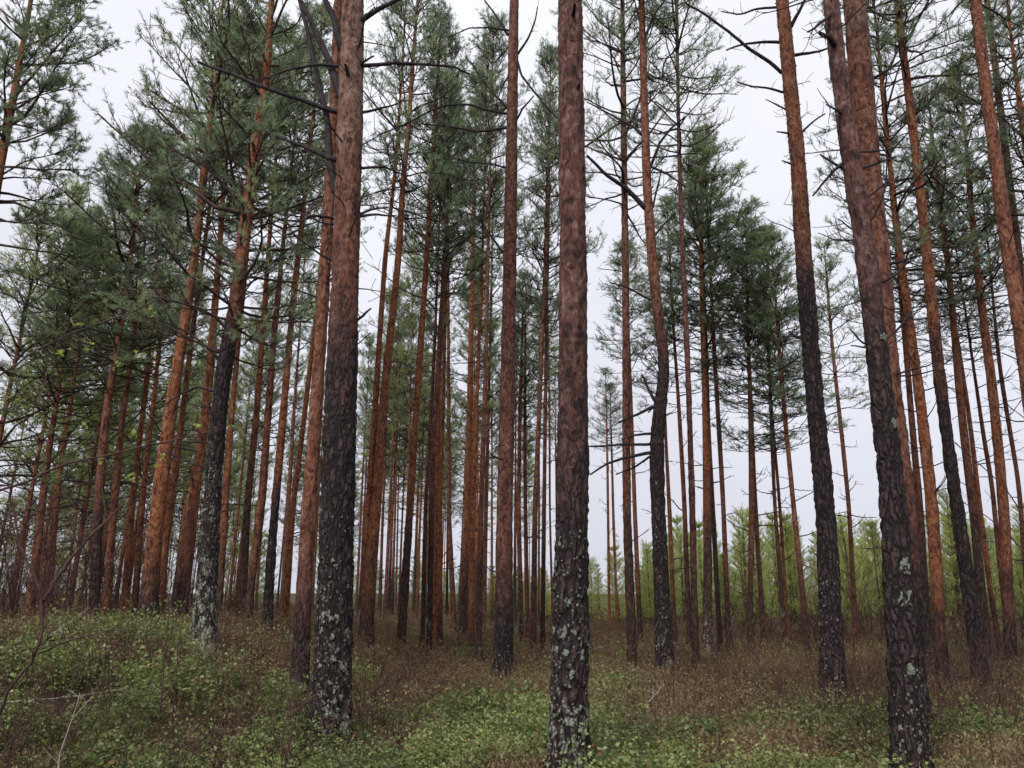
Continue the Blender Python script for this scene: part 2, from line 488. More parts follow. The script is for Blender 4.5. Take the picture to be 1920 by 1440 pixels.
PROTO = {}
def proto(kind):
    if kind in PROTO: return PROTO[kind]
    lod, i = kind
    if lod == 0: L, R = 8.0, 1.75 + 0.15 * (i % 3)
    else: L, R = 7.5, 1.5 + 0.15 * (i % 3)
    w, f = gen_crown(100 * lod + i, L, R, lod, dens=(0.85, 1.0, 0.5)[i % 3] if lod == 0 else (0.75, 0.85, 0.6)[i % 3])
    ow = w.build('crown', M_LIMB); of = f.build('needles', M_NEEDLE)
    PROTO[kind] = (L, ow.data, of.data)
    bpy.data.objects.remove(ow); bpy.data.objects.remove(of)
    return PROTO[kind]

# ------------------------------------------------------------------ one pine
def pine(base, pts, top, cb, tr, label, Y=None, veg=0.2, lich=None, lich_s=0.6, near=False, crown=None, group=None,
         dead=(), ndead=10, pale=None, grey=0.0, flakes=0, guided=(), custom=False, seed=0, Rcrown=1.8, patches=0, rosettes=(), dens=0.85,
         hide_crown=False, nn=20, light=False, name='pine_tree'):
    """pts: [(px, py, width px)] from the base up; top / cb / tr: pixel heights of tree top, crown base and bark change"""
    r = np.random.default_rng(1000 + seed)
    if Y is None: Y = ground_hit(base[0], base[1], veg)
    w = [at(p[0], p[1], Y) for p in pts]
    pz = np.array([q[0][2] for q in w]); px = np.array([q[0][0] for q in w])
    pr = np.array([p[2] * q[1] / (2 * FPX) for p, q in zip(pts, w)])
    s = np.argsort(pz); pz, px, pr = pz[s], px[s], pr[s]
    if len(pz) > 1:
        sl0 = (px[1] - px[0]) / (pz[1] - pz[0]); sl1 = (px[-1] - px[0]) / (pz[-1] - pz[0])
    else: sl0 = sl1 = 0.0
    zt = at(pts[-1][0], top, Y)[0][2]
    zt = max(min(zt, 19.0 + 1.2 * math.sin(seed * 1.7)), pz[-1] + 1.5)
    bx = px[0] + sl0 * (-0.4)
    zb = float(terrain(bx, Y))
    # control points down to the ground and up to the tip
    cz = np.concatenate(([zb - 0.25], pz, [pz[-1] + 0.45 * (zt - pz[-1]), zt]))
    cx = np.concatenate(([px[0] + sl0 * (zb - 0.25 - pz[0])], px, [px[-1] + sl1 * 0.45 * (zt - pz[-1]), px[-1] + sl1 * 0.9 * (zt - pz[-1])]))
    cr = np.concatenate(([pr[0] * 1.1], pr, [pr[-1] * 0.62, 0.012]))
    wob = r.normal(0, 0.05, 6)
    def path(z):
        z = np.asarray(z, float)
        x = (np.interp(z - 0.35, cz, cx) + np.interp(z, cz, cx) + np.interp(z + 0.35, cz, cx)) / 3
        y = Y + 0.04 * np.sin(0.7 * z + wob[0] * 40) * np.clip(z - zb, 0, 1)
        return np.stack((x, y, z), -1)
    origin = path(np.array([zb]))[0]
    root = thing(name, tuple(origin), label, 'tree', group)
    loc = lambda P: P - origin
    hz = lambda py: at(pts[0][0], py, Y)[0][2]
    ztr = hz(tr); zl = hz(lich) if lich is not None else zb - 1
    zfr = hz(-60)                                  # just above the frame
    # trunk rings
    if near:
        segs = 56 if Y < 8 else (40 if Y < 12 else 24)
        step = 0.034 if Y < 8 else (0.048 if Y < 12 else 0.085)
        z = np.concatenate((np.arange(zb - 0.25, min(zfr, zt), step), np.arange(min(zfr, zt), zt, 0.25), [zt]))
    else:
        segs = 14 if Y < 22 else 9
        z = np.concatenate((np.arange(zb - 0.25, zt, 0.16 if Y < 22 else 0.4), [zt]))
    c = path(z); rad = np.interp(z, cz, cr)
    rad = rad * (1 + 0.34 * np.exp(-np.clip(z - zb - 0.05, 0, 9) / 0.24))
    rad = rad * (1 + 0.018 * np.sin(z * 5 + seed) + 0.02 * np.sin(z * 1.7 + seed * 2))
    a = np.linspace(0, 2 * PI, segs, endpoint=False)
    n = np.stack((np.cos(a), np.sin(a), 0 * a), -1)
    lobe = 1 + 0.22 * np.exp(-np.clip(z - zb, 0, 9) / 0.25)[:, None] * np.cos(a * (3 + seed % 3) + seed)[None] + 0.03 * np.sin(a * 2 + seed)[None] * np.sin(z * 0.9 + seed)[:, None]
    V = c[:, None] + (rad[:, None] * lobe)[:, :, None] * n[None]
    zz = np.repeat(z, segs)
    Vf = V.reshape(-1, 3); nf = np.tile(n, (len(z), 1))
    tz = np.clip(0.5 + (zz - ztr) / (3.0 if near else 3.6), 0, 1) if tr < 3000 else np.zeros(len(zz))
    if near:
        Q = Vf - origin + seed * 3.1
        vis = zz < zfr + 0.3
        dsp = np.zeros(len(Vf))
        wq = Q[vis] + 0.03 * np.sin(Q[vis][:, [1, 2, 0]] * 31) + 0.015 * np.sin(Q[vis][:, [2, 0, 1]] * 67)
        g1, g2 = worley(wq * np.array((24, 24, 19.0)))
        f1, f2 = worley(wq * np.array((17, 17, 5.0)))
        low = smooth((f2 - f1) / 0.42) * 0.019 - 0.012 + r.normal(0, 0.0015, len(f1))
        upp = (smooth((g2 - g1) / 0.5) - 0.5) * 0.009 + r.normal(0, 0.0012, len(g1))
        k = np.clip(tz[vis] * 1.4 - 0.2, 0, 1)
        dsp[vis] = low * (1 - k) + upp * k
        lump = np.sin(Q[:, 2] * 9 + 3 * np.sin(a * 3)[np.tile(np.arange(segs), len(z))]) * 0.003
        Vf = Vf + nf * (dsp + lump)[:, None]
    idx = np.arange(len(Vf)).reshape(len(z), segs)
    q = np.stack((idx[:-1], np.roll(idx[:-1], -1, 1), np.roll(idx[1:], -1, 1), idx[1:]), -1).reshape(-1, 4)
    li = np.clip((zl - zz) / 0.9 + 0.25, 0, 1) * lich_s * (0.72 + 0.65 * np.exp(-np.clip(zz - zb, 0, 9) / 0.7)) if lich is not None else np.zeros(len(zz))
    pl = np.clip((zz - hz(pale)) / 1.5 + 0.5, 0, 1) if pale is not None else np.zeros(len(zz))
    mesh_obj('trunk', loc(Vf), [q], M_BARK, root, True, dict(tz=tz, lich=li, pale=pl, grey=np.full(len(zz), grey), foot=np.full(len(zz), (0.10 * r.random()) if near and Y < 14.5 else 0.25 + 0.65 * r.random())))
    zc = hz(cb)
    # crown
    if not hide_crown:
        Lc = zt - zc
        if custom:
            gl = []
            for g in guided:
                dy = r.uniform(-0.9, 0.5)
                m = len(g); gl.append(np.array([loc(at(gx, gy, Y + dy * i / (m - 1))[0]) for i, (gx, gy) in enumerate(g)]))
            off = path(np.array([zc]))[0]
            wv, fv = gen_crown(500 + seed, Lc, Rcrown, 0, nn=nn, axis=lambda zz_: loc(path(zz_ + zc)), guided=gl, dens=dens)
            cw = wv.build('crown', M_LIMB, root); nd = fv.build('needles', M_NEEDLE, cw); nd['kind'] = 'stuff'
        else:
            lod = 0 if Y < 17 else 1
            L, mw, mf = proto((lod, crown if crown is not None else int(r.integers(0, 6))))
            p0, p1 = path(np.array([zc]))[0], path(np.array([zt]))[0]
            dvec = Vector(p1 - p0); rot = dvec.to_track_quat('Z', 'Y').to_euler()
            spin = r.random() * 6.28
            from mathutils import Matrix
            mat = Matrix.Translation(Vector(loc(p0))) @ dvec.to_track_quat('Z', 'Y').to_matrix().to_4x4() @ Matrix.Rotation(spin, 4, 'Z')
            sc = Lc / L; sxy = (sc * 0.45 + 0.55) * Rcrown / 1.8
            mat = mat @ Matrix.Diagonal((sxy, sxy, sc, 1))
            cw = link('crown', mw, root); cw.matrix_basis = mat
            nd = link('needles', mf, cw); nd['kind'] = 'stuff'
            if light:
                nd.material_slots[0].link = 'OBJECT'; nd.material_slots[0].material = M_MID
    # dead branches given one by one
    for g, w0 in dead:
        dy = r.uniform(-0.35, 0.35); m = len(g)
        P = []; 
        for i, (gx, gy) in enumerate(g):
            P.append(at(gx, gy, Y + dy * i / max(1, m - 1))[0])
        ax = path(np.array([P[0][2]]))[0]
        P = [ax] + P if np.linalg.norm(ax - P[0]) > 0.03 else [ax] + P[1:]
        nn = max(6, 3 * m)
        P = loc(resample(np.array(P), nn))
        P[1:] += np.cumsum(r.normal(0, 0.004, (nn - 1, 3)), 0)
        s_ = Y / ray(g[0][0], g[0][1])[1]
        rr = max(1.3 * w0 * s_ / (2 * FPX), 0.006)
        mb = MB()
        Rr = rr * np.linspace(1.0, 0.45, nn); Rr[0] *= 1.5
        v, qd = tubes(P[None], Rr[None], 6); mb.add(v, qd)
        ln = np.linalg.norm(P[-1] - P[0])
        k = int(ln * 7)
        if k:
            ss = r.uniform(0.3, 1.0, (1, k)); p_, t_ = sample(P[None], ss)
            d_ = unit(t_[0] * 0.6 + r.normal(0, 0.7, (k, 3)))
            T = grow(p_[0], d_, r.uniform(0.06, 0.3, k), 4, 0.03, 0.2, r)
            v, qd = tubes(T, np.broadcast_to(np.linspace(min(0.006, rr * 0.5), 0.0025, 4), (k, 4)), 3); mb.add(v, qd)
        mb.build('dead_branch', M_DEAD, root, True)
    # small dead snags below the crown
    if ndead:
        z0 = max(zb + 1.8, min(ztr - 0.5, zc - 3)); z1 = zc + 1.0
        k = ndead
        zs = r.uniform(z0, max(z1, z0 + 1), k); az = r.random(k) * 6.283
        d = np.stack((np.cos(az), np.sin(az), r.uniform(-0.15, 0.6, k)), -1)
        ln = r.uniform(0.12, 0.9, k) ** 1.3 * (1.0 if not near else 0.8)
        P = grow(loc(path(zs)), d, ln + np.interp(zs, cz, cr), 6, 0.02, 0.16, r)
        rw = (0.006 + 0.008 * ln) * (1 if Y < 20 else 1.3)
        mb = MB(); v, qd = tubes(P, rw[:, None] * np.linspace(1.2, 0.5, 6), 4); mb.add(v, qd)
        s3 = r.uniform(0.35, 1, (k, 3)); p_, t_ = sample(P, s3); p_ = p_.reshape(-1, 3); t_ = t_.reshape(-1, 3)
        T = grow(p_, unit(t_ * 0.6 + r.normal(0, 0.6, p_.shape)), r.uniform(0.05, 0.28, len(p_)), 3, 0.02, 0.2, r)
        v, qd = tubes(T, np.full(T.shape[:2], 0.0035 if Y < 20 else 0.006), 3); mb.add(v, qd)
        o = mb.build('dead_snags', M_DEAD, root); o['kind'] = 'stuff'
    # bark flakes standing off the stem
    if flakes:
        k = flakes * 2
        zs = r.uniform(ztr - 0.2, min(zfr, zt - 1), k); az = r.random(k) * 6.283
        nn_ = np.stack((np.cos(az), np.sin(az), 0 * az), -1)
        tg = np.stack((-np.sin(az), np.cos(az), 0 * az), -1)
        b = path(zs) + nn_ * (np.interp(zs, cz, cr) * 1.0)[:, None]
        wd = r.uniform(0.004, 0.016, k)[:, None]; h = r.uniform(0.012, 0.045, k)[:, None]
        lift = r.uniform(0.002, 0.016, k)[:, None]
        zv = np.array([0, 0, 1.0])
        sgn = np.where(r.random((k, 1)) < 0.5, 1, -1)
        v = np.stack((b - tg * wd, b + tg * wd, b + tg * wd * 0.7 + zv * h * sgn + nn_ * lift, b - tg * wd * 0.5 + zv * h * 0.8 * sgn + nn_ * lift * 1.2), 1).reshape(-1, 3)
        f = np.arange(4 * k).reshape(-1, 4)
        o = mesh_obj('bark_flakes', loc(v), [f], M_FLAKE, root); o['kind'] = 'stuff'
    # crust lichen on the foot
    def patch(mb, z_, az, size):
        m = 11
        th = np.arange(m) * 2 * PI / m
        rr = size * r.uniform(0.45, 1.35, m)
        R0 = np.interp(z_, cz, cr) * (1 + 0.3 * math.exp(-max(z_ - zb, 0) / 0.16)) + 0.004
        def on(dx, dz, h):
            A = az + dx / R0
            ctr = path(np.array(z_ + dz).reshape(-1))
            return ctr + np.stack((np.cos(A), np.sin(A), 0 * A), -1) * (R0 + h)[..., None] if np.ndim(h) else ctr + np.stack((np.cos(A), np.sin(A), 0 * A), -1) * (R0 + h)
        rim = on(rr * np.cos(th), rr * np.sin(th) * 1.15, 0.0)
        mid = on(0.62 * rr * np.cos(th), 0.62 * rr * np.sin(th) * 1.15, 0.003)
        mid = mid + r.normal(0, 0.0015, mid.shape)
        cen = on(np.zeros(1), np.zeros(1), 0.002)
        v = np.concatenate((rim, mid, cen))
        i = np.arange(m); j = (i + 1) % m
        mb.add(loc(v), np.stack((i, j, m + j, m + i), -1))
        mb.f[3].append(np.stack((m + i, m + j, np.full(m, 2 * m)), -1) + mb.n - len(v))
    if patches:
        mb = MB()
        for _ in range(int(patches * 1.2)):
            u = r.random() ** 1.3
            patch(mb, zb + 0.05 + u * (zl - zb), -PI / 2 + r.normal(-0.35, 0.8), r.uniform(0.003, 0.011) * (2.2 if r.random() < 0.3 * (1 - u) + 0.05 else 1))
        o = mb.build('lichen_crust', M_LICHEN, root, True); o['kind'] = 'stuff'
    for (lx, ly, size) in rosettes:
        z_ = at(lx, ly, Y)[0][2]; ax = path(np.array([z_]))[0]; R0 = float(np.interp(z_, cz, cr))
        az = -PI / 2 + math.asin(max(-0.95, min(0.95, (at(lx, ly, Y)[0][0] - ax[0]) / R0)))
        mb = MB()
        for _ in range(26):
            patch(mb, z_ + r.normal(0, size * 0.45), az + r.normal(0, size * 0.4) / R0, size * r.uniform(0.18, 0.42))
        mb.build('lichen_rosette', M_LICHEN, root, True)
    return root, Y

# ------------------------------------------------------------------ the pines, one by one
pine((618, 1392), [(618, 1388, 72), (633, 960, 64), (642, 720, 58), (650, 480, 51), (656, 240, 46), (660, 0, 40)], -900, -250, 610,
     'stout pine with long bare dead branches and a pale tan upper trunk', near=True, lich=980, lich_s=0.75, pale=300, ndead=34, seed=1, grey=0.6, patches=170,
     dead=[([(630, 210), (560, 185), (493, 160), (430, 135), (370, 112)], 8), ([(640, 385), (620, 317), (613, 227), (590, 130), (575, 60), (553, -20)], 12),
           ([(640, 187), (617, 113), (583, 33), (557, -20)], 14), ([(642, 95), (622, 30), (598, -15)], 15), ([(620, 300), (567, 273), (520, 257)], 9),
           ([(640, 125), (593, 122), (540, 133), (493, 150)], 5), ([(630, 410), (583, 405), (563, 417)], 5), ([(672, 40), (707, 20), (756, -5)], 10),
           ([(672, 125), (750, 117), (800, 120), (850, 123), (882, 138)], 6), ([(672, 213), (713, 203), (747, 193)], 5), ([(672, 315), (720, 313), (757, 327)], 5),
           ([(668, 405), (700, 393), (730, 390)], 5), ([(668, 408), (704, 402), (743, 404)], 5), ([(662, 605), (680, 592), (695, 577)], 6),
           ([(640, 500), (600, 480), (560, 450), (540, 430)], 4), ([(652, 300), (655, 255)], 9), ([(655, 160), (648, 120)], 9), ([(675, 120), (702, 104)], 5)])
pine((1068, 1475), [(1066, 1440, 78), (1070, 1200, 68), (1074, 960, 62), (1075, 720, 57), (1075, 480, 52), (1071, 240, 47), (1068, 0, 42)], -900, -300, 790,
     'stout straight pine with lichen-blotched black foot and clean branchless red stem', near=True, lich=1010, lich_s=0.75, ndead=0, seed=2, grey=0.88, patches=200,
     dead=[([(1080, 500), (1082, 470)], 6), ([(1078, 735), (1082, 705)], 9), ([(1073, 45), (1076, 10)], 8), ([(1082, 185), (1088, 160)], 9)])
pine((943, 1262), [(944, 1255, 36), (946, 960, 31), (952, 720, 28), (956, 480, 25), (960, 240, 21), (964, 0, 17)], -700, -160, 1100,
     'red-brown pine with bare crooked twigs reaching out from its upper stem', near=True, lich=1190, lich_s=0.6, ndead=22, seed=3, grey=0.72, flakes=80, patches=50,
     dead=[([(952, 203), (930, 180), (903, 150), (887, 123), (873, 110)], 4), ([(948, 213), (917, 207), (880, 197), (837, 197), (800, 213), (767, 233), (707, 257)], 4),
           ([(948, 240), (897, 248), (840, 237), (783, 232)], 4), ([(948, 315), (923, 307), (880, 303), (857, 297)], 3), ([(945, 477), (917, 437), (873, 383)], 4),
           ([(953, 67), (933, 33), (908, 0)], 5), ([(953, 57), (917, 52), (880, 53), (840, 70)], 3), ([(951, 143), (940, 167), (932, 193)], 3),
           ([(970, 103), (990, 73), (1003, 40), (1008, 13)], 4), ([(970, 110), (977, 140), (1000, 170), (1023, 197), (1047, 223)], 4), ([(965, 230), (980, 200), (1000, 177)], 4)])
pine((1247, 1268), [(1247, 1262, 36), (1241, 1100, 30), (1235, 960, 27), (1231, 850, 27), (1234, 790, 26), (1241, 735, 24), (1247, 690, 21), (1240, 640, 20), (1231, 580, 19), (1222, 480, 18), (1214, 360, 17), (1210, 240, 15), (1203, 0, 11)],
     -500, 40, 600, 'crooked pine with an S-bent trunk and pale dead branches at the bend', near=True, lich=900, lich_s=0.65, ndead=12, seed=4, grey=0.5, flakes=40, patches=90,
     dead=[([(1213, 393), (1173, 353), (1137, 330), (1100, 293)], 8), ([(1206, 257), (1187, 237), (1140, 213), (1100, 190)], 4), ([(1222, 763), (1203, 773), (1180, 783), (1160, 793)], 6),
           ([(1228, 755), (1212, 725), (1203, 703)], 6), ([(1220, 833), (1173, 833), (1123, 838), (1105, 838)], 5), ([(1220, 848), (1173, 857), (1137, 870), (1105, 890)], 6),
           ([(1222, 813), (1190, 815), (1165, 822)], 5), ([(1222, 853), (1190, 877), (1157, 890)], 4), ([(1245, 735), (1230, 760), (1215, 775)], 5),
           ([(1220, 310), (1237, 267), (1257, 240), (1282, 220)], 5), ([(1220, 313), (1250, 327), (1285, 352)], 4), ([(1226, 443), (1245, 420), (1267, 400)], 4), ([(1222, 400), (1240, 317)], 4),
           ([(1220, 563), (1180, 540), (1143, 530)], 4), ([(1207, 80), (1227, 30), (1252, -5)], 5), ([(1206, 60), (1190, 0)], 4)])
pine((1562, 1312), [(1562, 1308, 47), (1555, 1130, 40), (1549, 960, 36), (1533, 780, 34), (1518, 600, 31), (1507, 480, 29), (1494, 290, 27), (1480, 167, 26), (1466, 0, 23)], -650, -140, 470,
     'leaning pine, coal black to half height, then shaggy flaking orange bark', near=True, lich=1010, lich_s=0.5, ndead=12, seed=5, grey=0.3, flakes=420, patches=80,
     dead=[([(1465, 135), (1440, 113), (1407, 93), (1380, 72), (1333, 37), (1280, 3)], 6), ([(1470, 80), (1427, 78), (1393, 83), (1360, 95)], 5), ([(1464, 13), (1423, 15), (1387, 25), (1353, 18)], 4),
           ([(1475, 175), (1437, 165), (1410, 162), (1383, 152)], 4), ([(1478, 207), (1453, 193), (1437, 182)], 3), ([(1478, 60), (1493, 30), (1509, -5)], 7), ([(1470, 110), (1493, 102), (1527, 97), (1555, 90)], 6),
           ([(1496, 257), (1520, 233), (1547, 212)], 4), ([(1488, 252), (1457, 245)], 4), ([(1523, 637), (1493, 632), (1482, 622)], 6), ([(1525, 712), (1497, 708), (1487, 714)], 5), ([(1490, 310), (1467, 302)], 4)])
pine((1712, 1452), [(1710, 1435, 66), (1692, 1200, 58), (1674, 960, 48), (1647, 720, 41), (1622, 480, 37), (1600, 333, 33), (1578, 167, 30), (1561, 0, 28)], -800, -250, 560,
     'greyish pine bearing round grey-green lichen rosettes, in front of a thicker orange one', near=True, lich=1260, lich_s=0.55, grey=0.95, ndead=14, seed=6, patches=110,
     rosettes=[(1683, 1062, 0.055), (1684, 1118, 0.06), (1693, 1254, 0.04), (1665, 800, 0.035), (1645, 640, 0.03)],
     dead=[([(1592, 323), (1563, 307), (1537, 292)], 6), ([(1586, 300), (1563, 320), (1522, 367)], 6), ([(1560, 25), (1530, 50), (1513, 65)], 6), ([(1570, 85), (1557, 72), (1537, 62)], 10),
           ([(1605, 450), (1567, 447), (1537, 437)], 3), ([(1602, 433), (1573, 413)], 4), ([(1640, 648), (1613, 643), (1592, 617)], 4), ([(1630, 655), (1593, 650)], 4), ([(1643, 648), (1680, 617), (1704, 583)], 5),
           ([(1600, 322), (1653, 303), (1683, 293)], 5), ([(1578, 213), (1550, 190)], 4)])
pine((1717, 1345), [(1711, 1338, 54), (1701, 1200, 52), (1692, 960, 49), (1664, 720, 46), (1648, 480, 45), (1632, 333, 43), (1616, 167, 42), (1600, 0, 40)], -800, -200, 1010,
     'thick orange pine close behind the grey lichen-rosette trunk', near=True, lich=1250, lich_s=0.4, ndead=10, seed=7, grey=0.55, flakes=260, pale=60, Y=8.3,
     dead=[([(1650, 505), (1672, 495), (1700, 490)], 7), ([(1632, 150), (1665, 130), (1690, 110)], 5), ([(1600, 150), (1592, 170)], 9), ([(1618, 60), (1622, 50)], 12)])
pine((562, 1297), [(562, 1290, 33), (569, 1120, 30), (578, 960, 28), (594, 720, 24), (611, 480, 21), (621, 320, 19), (627, 200, 17), (634, 0, 14)], -500, -60, 1080,
     'slimmer red-brown pine close behind the pale-topped stout one', near=True, lich=1240, lich_s=0.3, ndead=14, seed=8, grey=0.5)
pine((383, 1186), [(383, 1180, 42), (389, 1060, 36), (397, 960, 32), (408, 813, 30), (423, 680, 28), (437, 620, 26), (453, 480, 24), (464, 390, 22), (475, 300, 20), (488, 200, 17), (500, 130, 14), (509, 0, 10)], -260, 690, 560,
     'pine with a grey lichen-coated foot and long curved living limbs', near=True, lich=800, lich_s=0.95, ndead=12, seed=9, custom=True, Y=11.0, Rcrown=2.0, patches=150, dens=0.55,
     guided=[[(437, 537), (410, 513), (363, 480), (300, 440)], [(427, 620), (400, 590), (373, 577), (317, 563), (277, 555), (220, 552)], [(420, 688), (393, 653), (353, 623), (300, 600), (247, 587)],
             [(457, 403), (433, 360), (400, 327), (340, 250), (280, 190)], [(462, 400), (413, 397), (360, 353), (307, 327), (267, 287), (213, 240), (183, 213)], [(468, 410), (500, 387), (553, 370)],
             [(478, 290), (500, 255), (540, 215)], [(450, 535), (500, 490), (560, 480)], [(445, 620), (490, 602), (560, 605), (600, 600)], [(470, 330), (440, 300), (400, 290), (330, 310)], [(490, 190), (450, 130), (400, 110)]],
     dead=[([(408, 735), (370, 727), (335, 745), (300, 770)], 4), ([(395, 830), (350, 830), (330, 835)], 4), ([(400, 770), (390, 772)], 6), ([(393, 880), (340, 862), (300, 845)], 3)])
pine((278, 1172), [(278, 1165, 33), (286, 1060, 30), (298, 960, 28), (315, 813, 24), (337, 657, 20), (352, 560, 17), (363, 480, 15), (380, 333, 13), (397, 217, 10), (408, 100, 7)], -120, 470, 1040,
     'pine with an orange stem and one blackened stretch just below its crown', near=True, lich=1150, lich_s=0.15, ndead=12, seed=10, custom=True, Y=12.0, Rcrown=2.2, flakes=60, dens=0.6,
     guided=[[(355, 520), (320, 470), (250, 430), (180, 430)], [(372, 400), (330, 350), (270, 330)], [(383, 320), (330, 280), (260, 260)], [(345, 600), (300, 560), (230, 540)], [(390, 250), (330, 200), (270, 160)], [(378, 350), (420, 300), (470, 280)]],
     dead=[([(335, 650), (300, 620), (270, 610)], 4)])
pine((337, 1163), [(337, 1158, 25), (345, 1060, 23), (358, 960, 21), (377, 830, 18), (395, 660, 14), (412, 480, 10), (425, 300, 7)], 40, 470, 1030,
     'orange pine beside the lichen-coated limb-bearing pine', lich=1150, lich_s=0.5, Y=12.6, seed=11, ndead=16, Rcrown=1.9, near=True)
pine((301, 1142), [(301, 1140, 14), (313, 960, 13), (337, 813, 11), (360, 640, 9), (373, 547, 8), (392, 400, 6)], 120, 500, 1100, 'thin orange pine hugging the pine with the blackened stretch', Y=16, seed=12, Rcrown=1.7)
pine((405, 1178), [(405, 1175, 15), (422, 960, 14), (434, 800, 11), (448, 640, 9), (462, 480, 7)], 60, 560, 1000, 'thin dark-footed pine half hidden by the lichen-coated limb-bearing pine', lich=1000, lich_s=0.5, Y=14.5, seed=13, Rcrown=1.6)
pine((464, 1184), [(464, 1180, 15), (474, 1060, 15), (488, 960, 16), (500, 800, 13), (513, 640, 11), (530, 480, 8), (545, 330, 6)], 70, 480, 1080, 'purplish pine forming a crossing pair with a darker one', lich=1120, lich_s=0.6, Y=14.8, seed=14, grey=0.45, near=True, ndead=16, Rcrown=1.5)
pine((455, 1162), [(455, 1160, 15), (463, 960, 14), (478, 800, 12), (492, 620, 10), (503, 480, 8), (516, 330, 6)], 50, 420, 860, 'dark-footed pine crossed by a purplish one', lich=1100, lich_s=0.35, Y=16.3, seed=15, ndead=14, Rcrown=1.5)
pine((501, 1176), [(501, 1172, 18), (515, 960, 16), (528, 800, 14), (540, 660, 12), (552, 540, 11), (560, 480, 10), (580, 300, 7)], 20, 430, 900, 'pine with long black foot mottled by lichen, stem orange higher up', lich=950, lich_s=0.6, Y=14.4, seed=16, near=True, ndead=16, Rcrown=1.5)
pine((537, 1148), [(537, 1146, 11), (549, 960, 11), (567, 813, 10), (590, 600, 7)], 250, 620, 1250, 'far plain orange pine beside the slim red-brown one', Y=20, seed=17)
pine((175, 1162), [(175, 1158, 19), (185, 960, 17), (200, 780, 14), (217, 680, 11), (240, 520, 8)], 250, 720, 900, 'dark pine with dense low crown at the thicket edge', Y=13.5, seed=18, grey=0.4, Rcrown=2.3, ndead=22, lich=1100, lich_s=0.3)
pine((200, 1150), [(200, 1148, 15), (212, 960, 14), (227, 780, 11), (240, 710, 9), (262, 560, 6)], 270, 700, 1200, 'reddish pine twinned with a dark one at the thicket edge', Y=15.5, seed=19, grey=0.3, Rcrown=2.0, ndead=20)
pine((235, 1135), [(235, 1133, 14), (248, 960, 12), (263, 813, 10), (275, 700, 8)], 330, 680, 1300, 'slender red pine between the thicket and the black-stretch pine', Y=17.5, seed=20, Rcrown=1.8, ndead=16)
pine((254, 1135), [(254, 1133, 12), (267, 960, 11), (277, 847, 9), (288, 747, 8)], 300, 650, 1120, 'slender pine rubbing the red one behind the thicket', Y=18.5, seed=21, Rcrown=1.8, ndead=16)
pine((55, 1140), [(55, 1138, 16), (75, 960, 14), (90, 850, 11), (110, 740, 8)], 430, 800, 1250, 'leaning brown pine deep in the brushwood thicket', Y=15, seed=22, grey=0.4, Rcrown=2.2, ndead=26)
pine((92, 1142), [(92, 1140, 14), (105, 960, 12), (118, 840, 10), (140, 700, 7)], 400, 740, 1250, 'reddish pine deep in the brushwood thicket', Y=17, seed=23, Rcrown=2.0, ndead=26)
pine((-150, 1200), [(-150, 1190, 26), (-92, 960, 23), (-55, 700, 20), (-25, 480, 18), (0, 330, 16), (10, 270, 15), (25, 190, 13), (38, 100, 10)], -230, 470, 900,
     'pine at the forest edge with loose tufted crown standing against open sky', near=False, Y=12.0, seed=24, custom=True, Rcrown=1.9, dens=1.0, nn=34,
     guided=[[(0, 330), (50, 300), (100, 290), (135, 280)], [(10, 270), (60, 255), (120, 230)], [(20, 210), (70, 180), (125, 165)], [(-8, 380), (40, 380), (120, 430), (170, 450)], [(30, 150), (70, 110), (110, 90)]])
# centre
def slim(base, pts, top, cb, tr, label, **k):
    return pine(base, pts, top, cb, tr, label, **k)
slim((687, 1202), [(687, 1198, 25), (696, 1060, 22), (705, 960, 20), (722, 720, 15), (747, 480, 12), (757, 330, 10), (766, 250, 9), (775, 100, 7)], -160, 420, 1080, 'orange pine with crusted dark foot beneath a dense dark crown', lich=1170, lich_s=0.6, near=True, seed=30, grey=0.1, ndead=22, Rcrown=1.7)
slim((683, 1165), [(683, 1162, 16), (690, 960, 14), (706, 720, 11), (723, 480, 9), (740, 330, 7)], -40, 400, 1120, 'thinner partner stem tucked behind the crusted-foot orange pine', seed=31, ndead=16, Y=17.5, Rcrown=1.5)
slim((752, 1205), [(752, 1200, 17), (761, 1060, 16), (768, 960, 14), (784, 720, 12), (800, 480, 10), (808, 333, 9), (815, 250, 8), (822, 120, 6)], -120, 560, 960, 'gently leaning pine, black foot, bright orange above, dense crown', lich=1130, lich_s=0.45, near=True, seed=32, ndead=20, Rcrown=1.7)
slim((792, 1205), [(792, 1202, 9), (798, 960, 8), (806, 800, 7), (815, 640, 6)], 300, 700, 1000, 'thin dark pole-like pine beside the gently leaning pine', seed=33, grey=0.8, ndead=12, Rcrown=1.1)
slim((806, 1150), [(806, 1148, 11), (812, 847, 10), (827, 580, 7), (833, 480, 6), (840, 300, 5)], 60, 560, 950, 'dark slender pine in the middle of the stand', lich=1050, lich_s=0.6, seed=34, grey=0.7, Y=19.5, ndead=14, Rcrown=1.5)
slim((815, 1148), [(815, 1146, 10), (817, 960, 9), (824, 700, 7), (836, 500, 5)], 200, 560, 1300, 'thin brown pine, one of a close-set trio', seed=35, Y=22)
slim((825, 1152), [(825, 1150, 10), (825, 960, 9), (829, 813, 8), (835, 600, 6)], 150, 560, 1150, 'thin orange pine, one of a close-set trio', seed=36, Y=21)
slim((851, 1184), [(851, 1180, 12), (842, 960, 8), (841, 720, 7), (840, 480, 5)], 40, 520, 1300, 'bowed thin pine leaning the other way from its neighbours', lich=1130, lich_s=0.5, seed=37, grey=0.7, Rcrown=1.5, ndead=14)
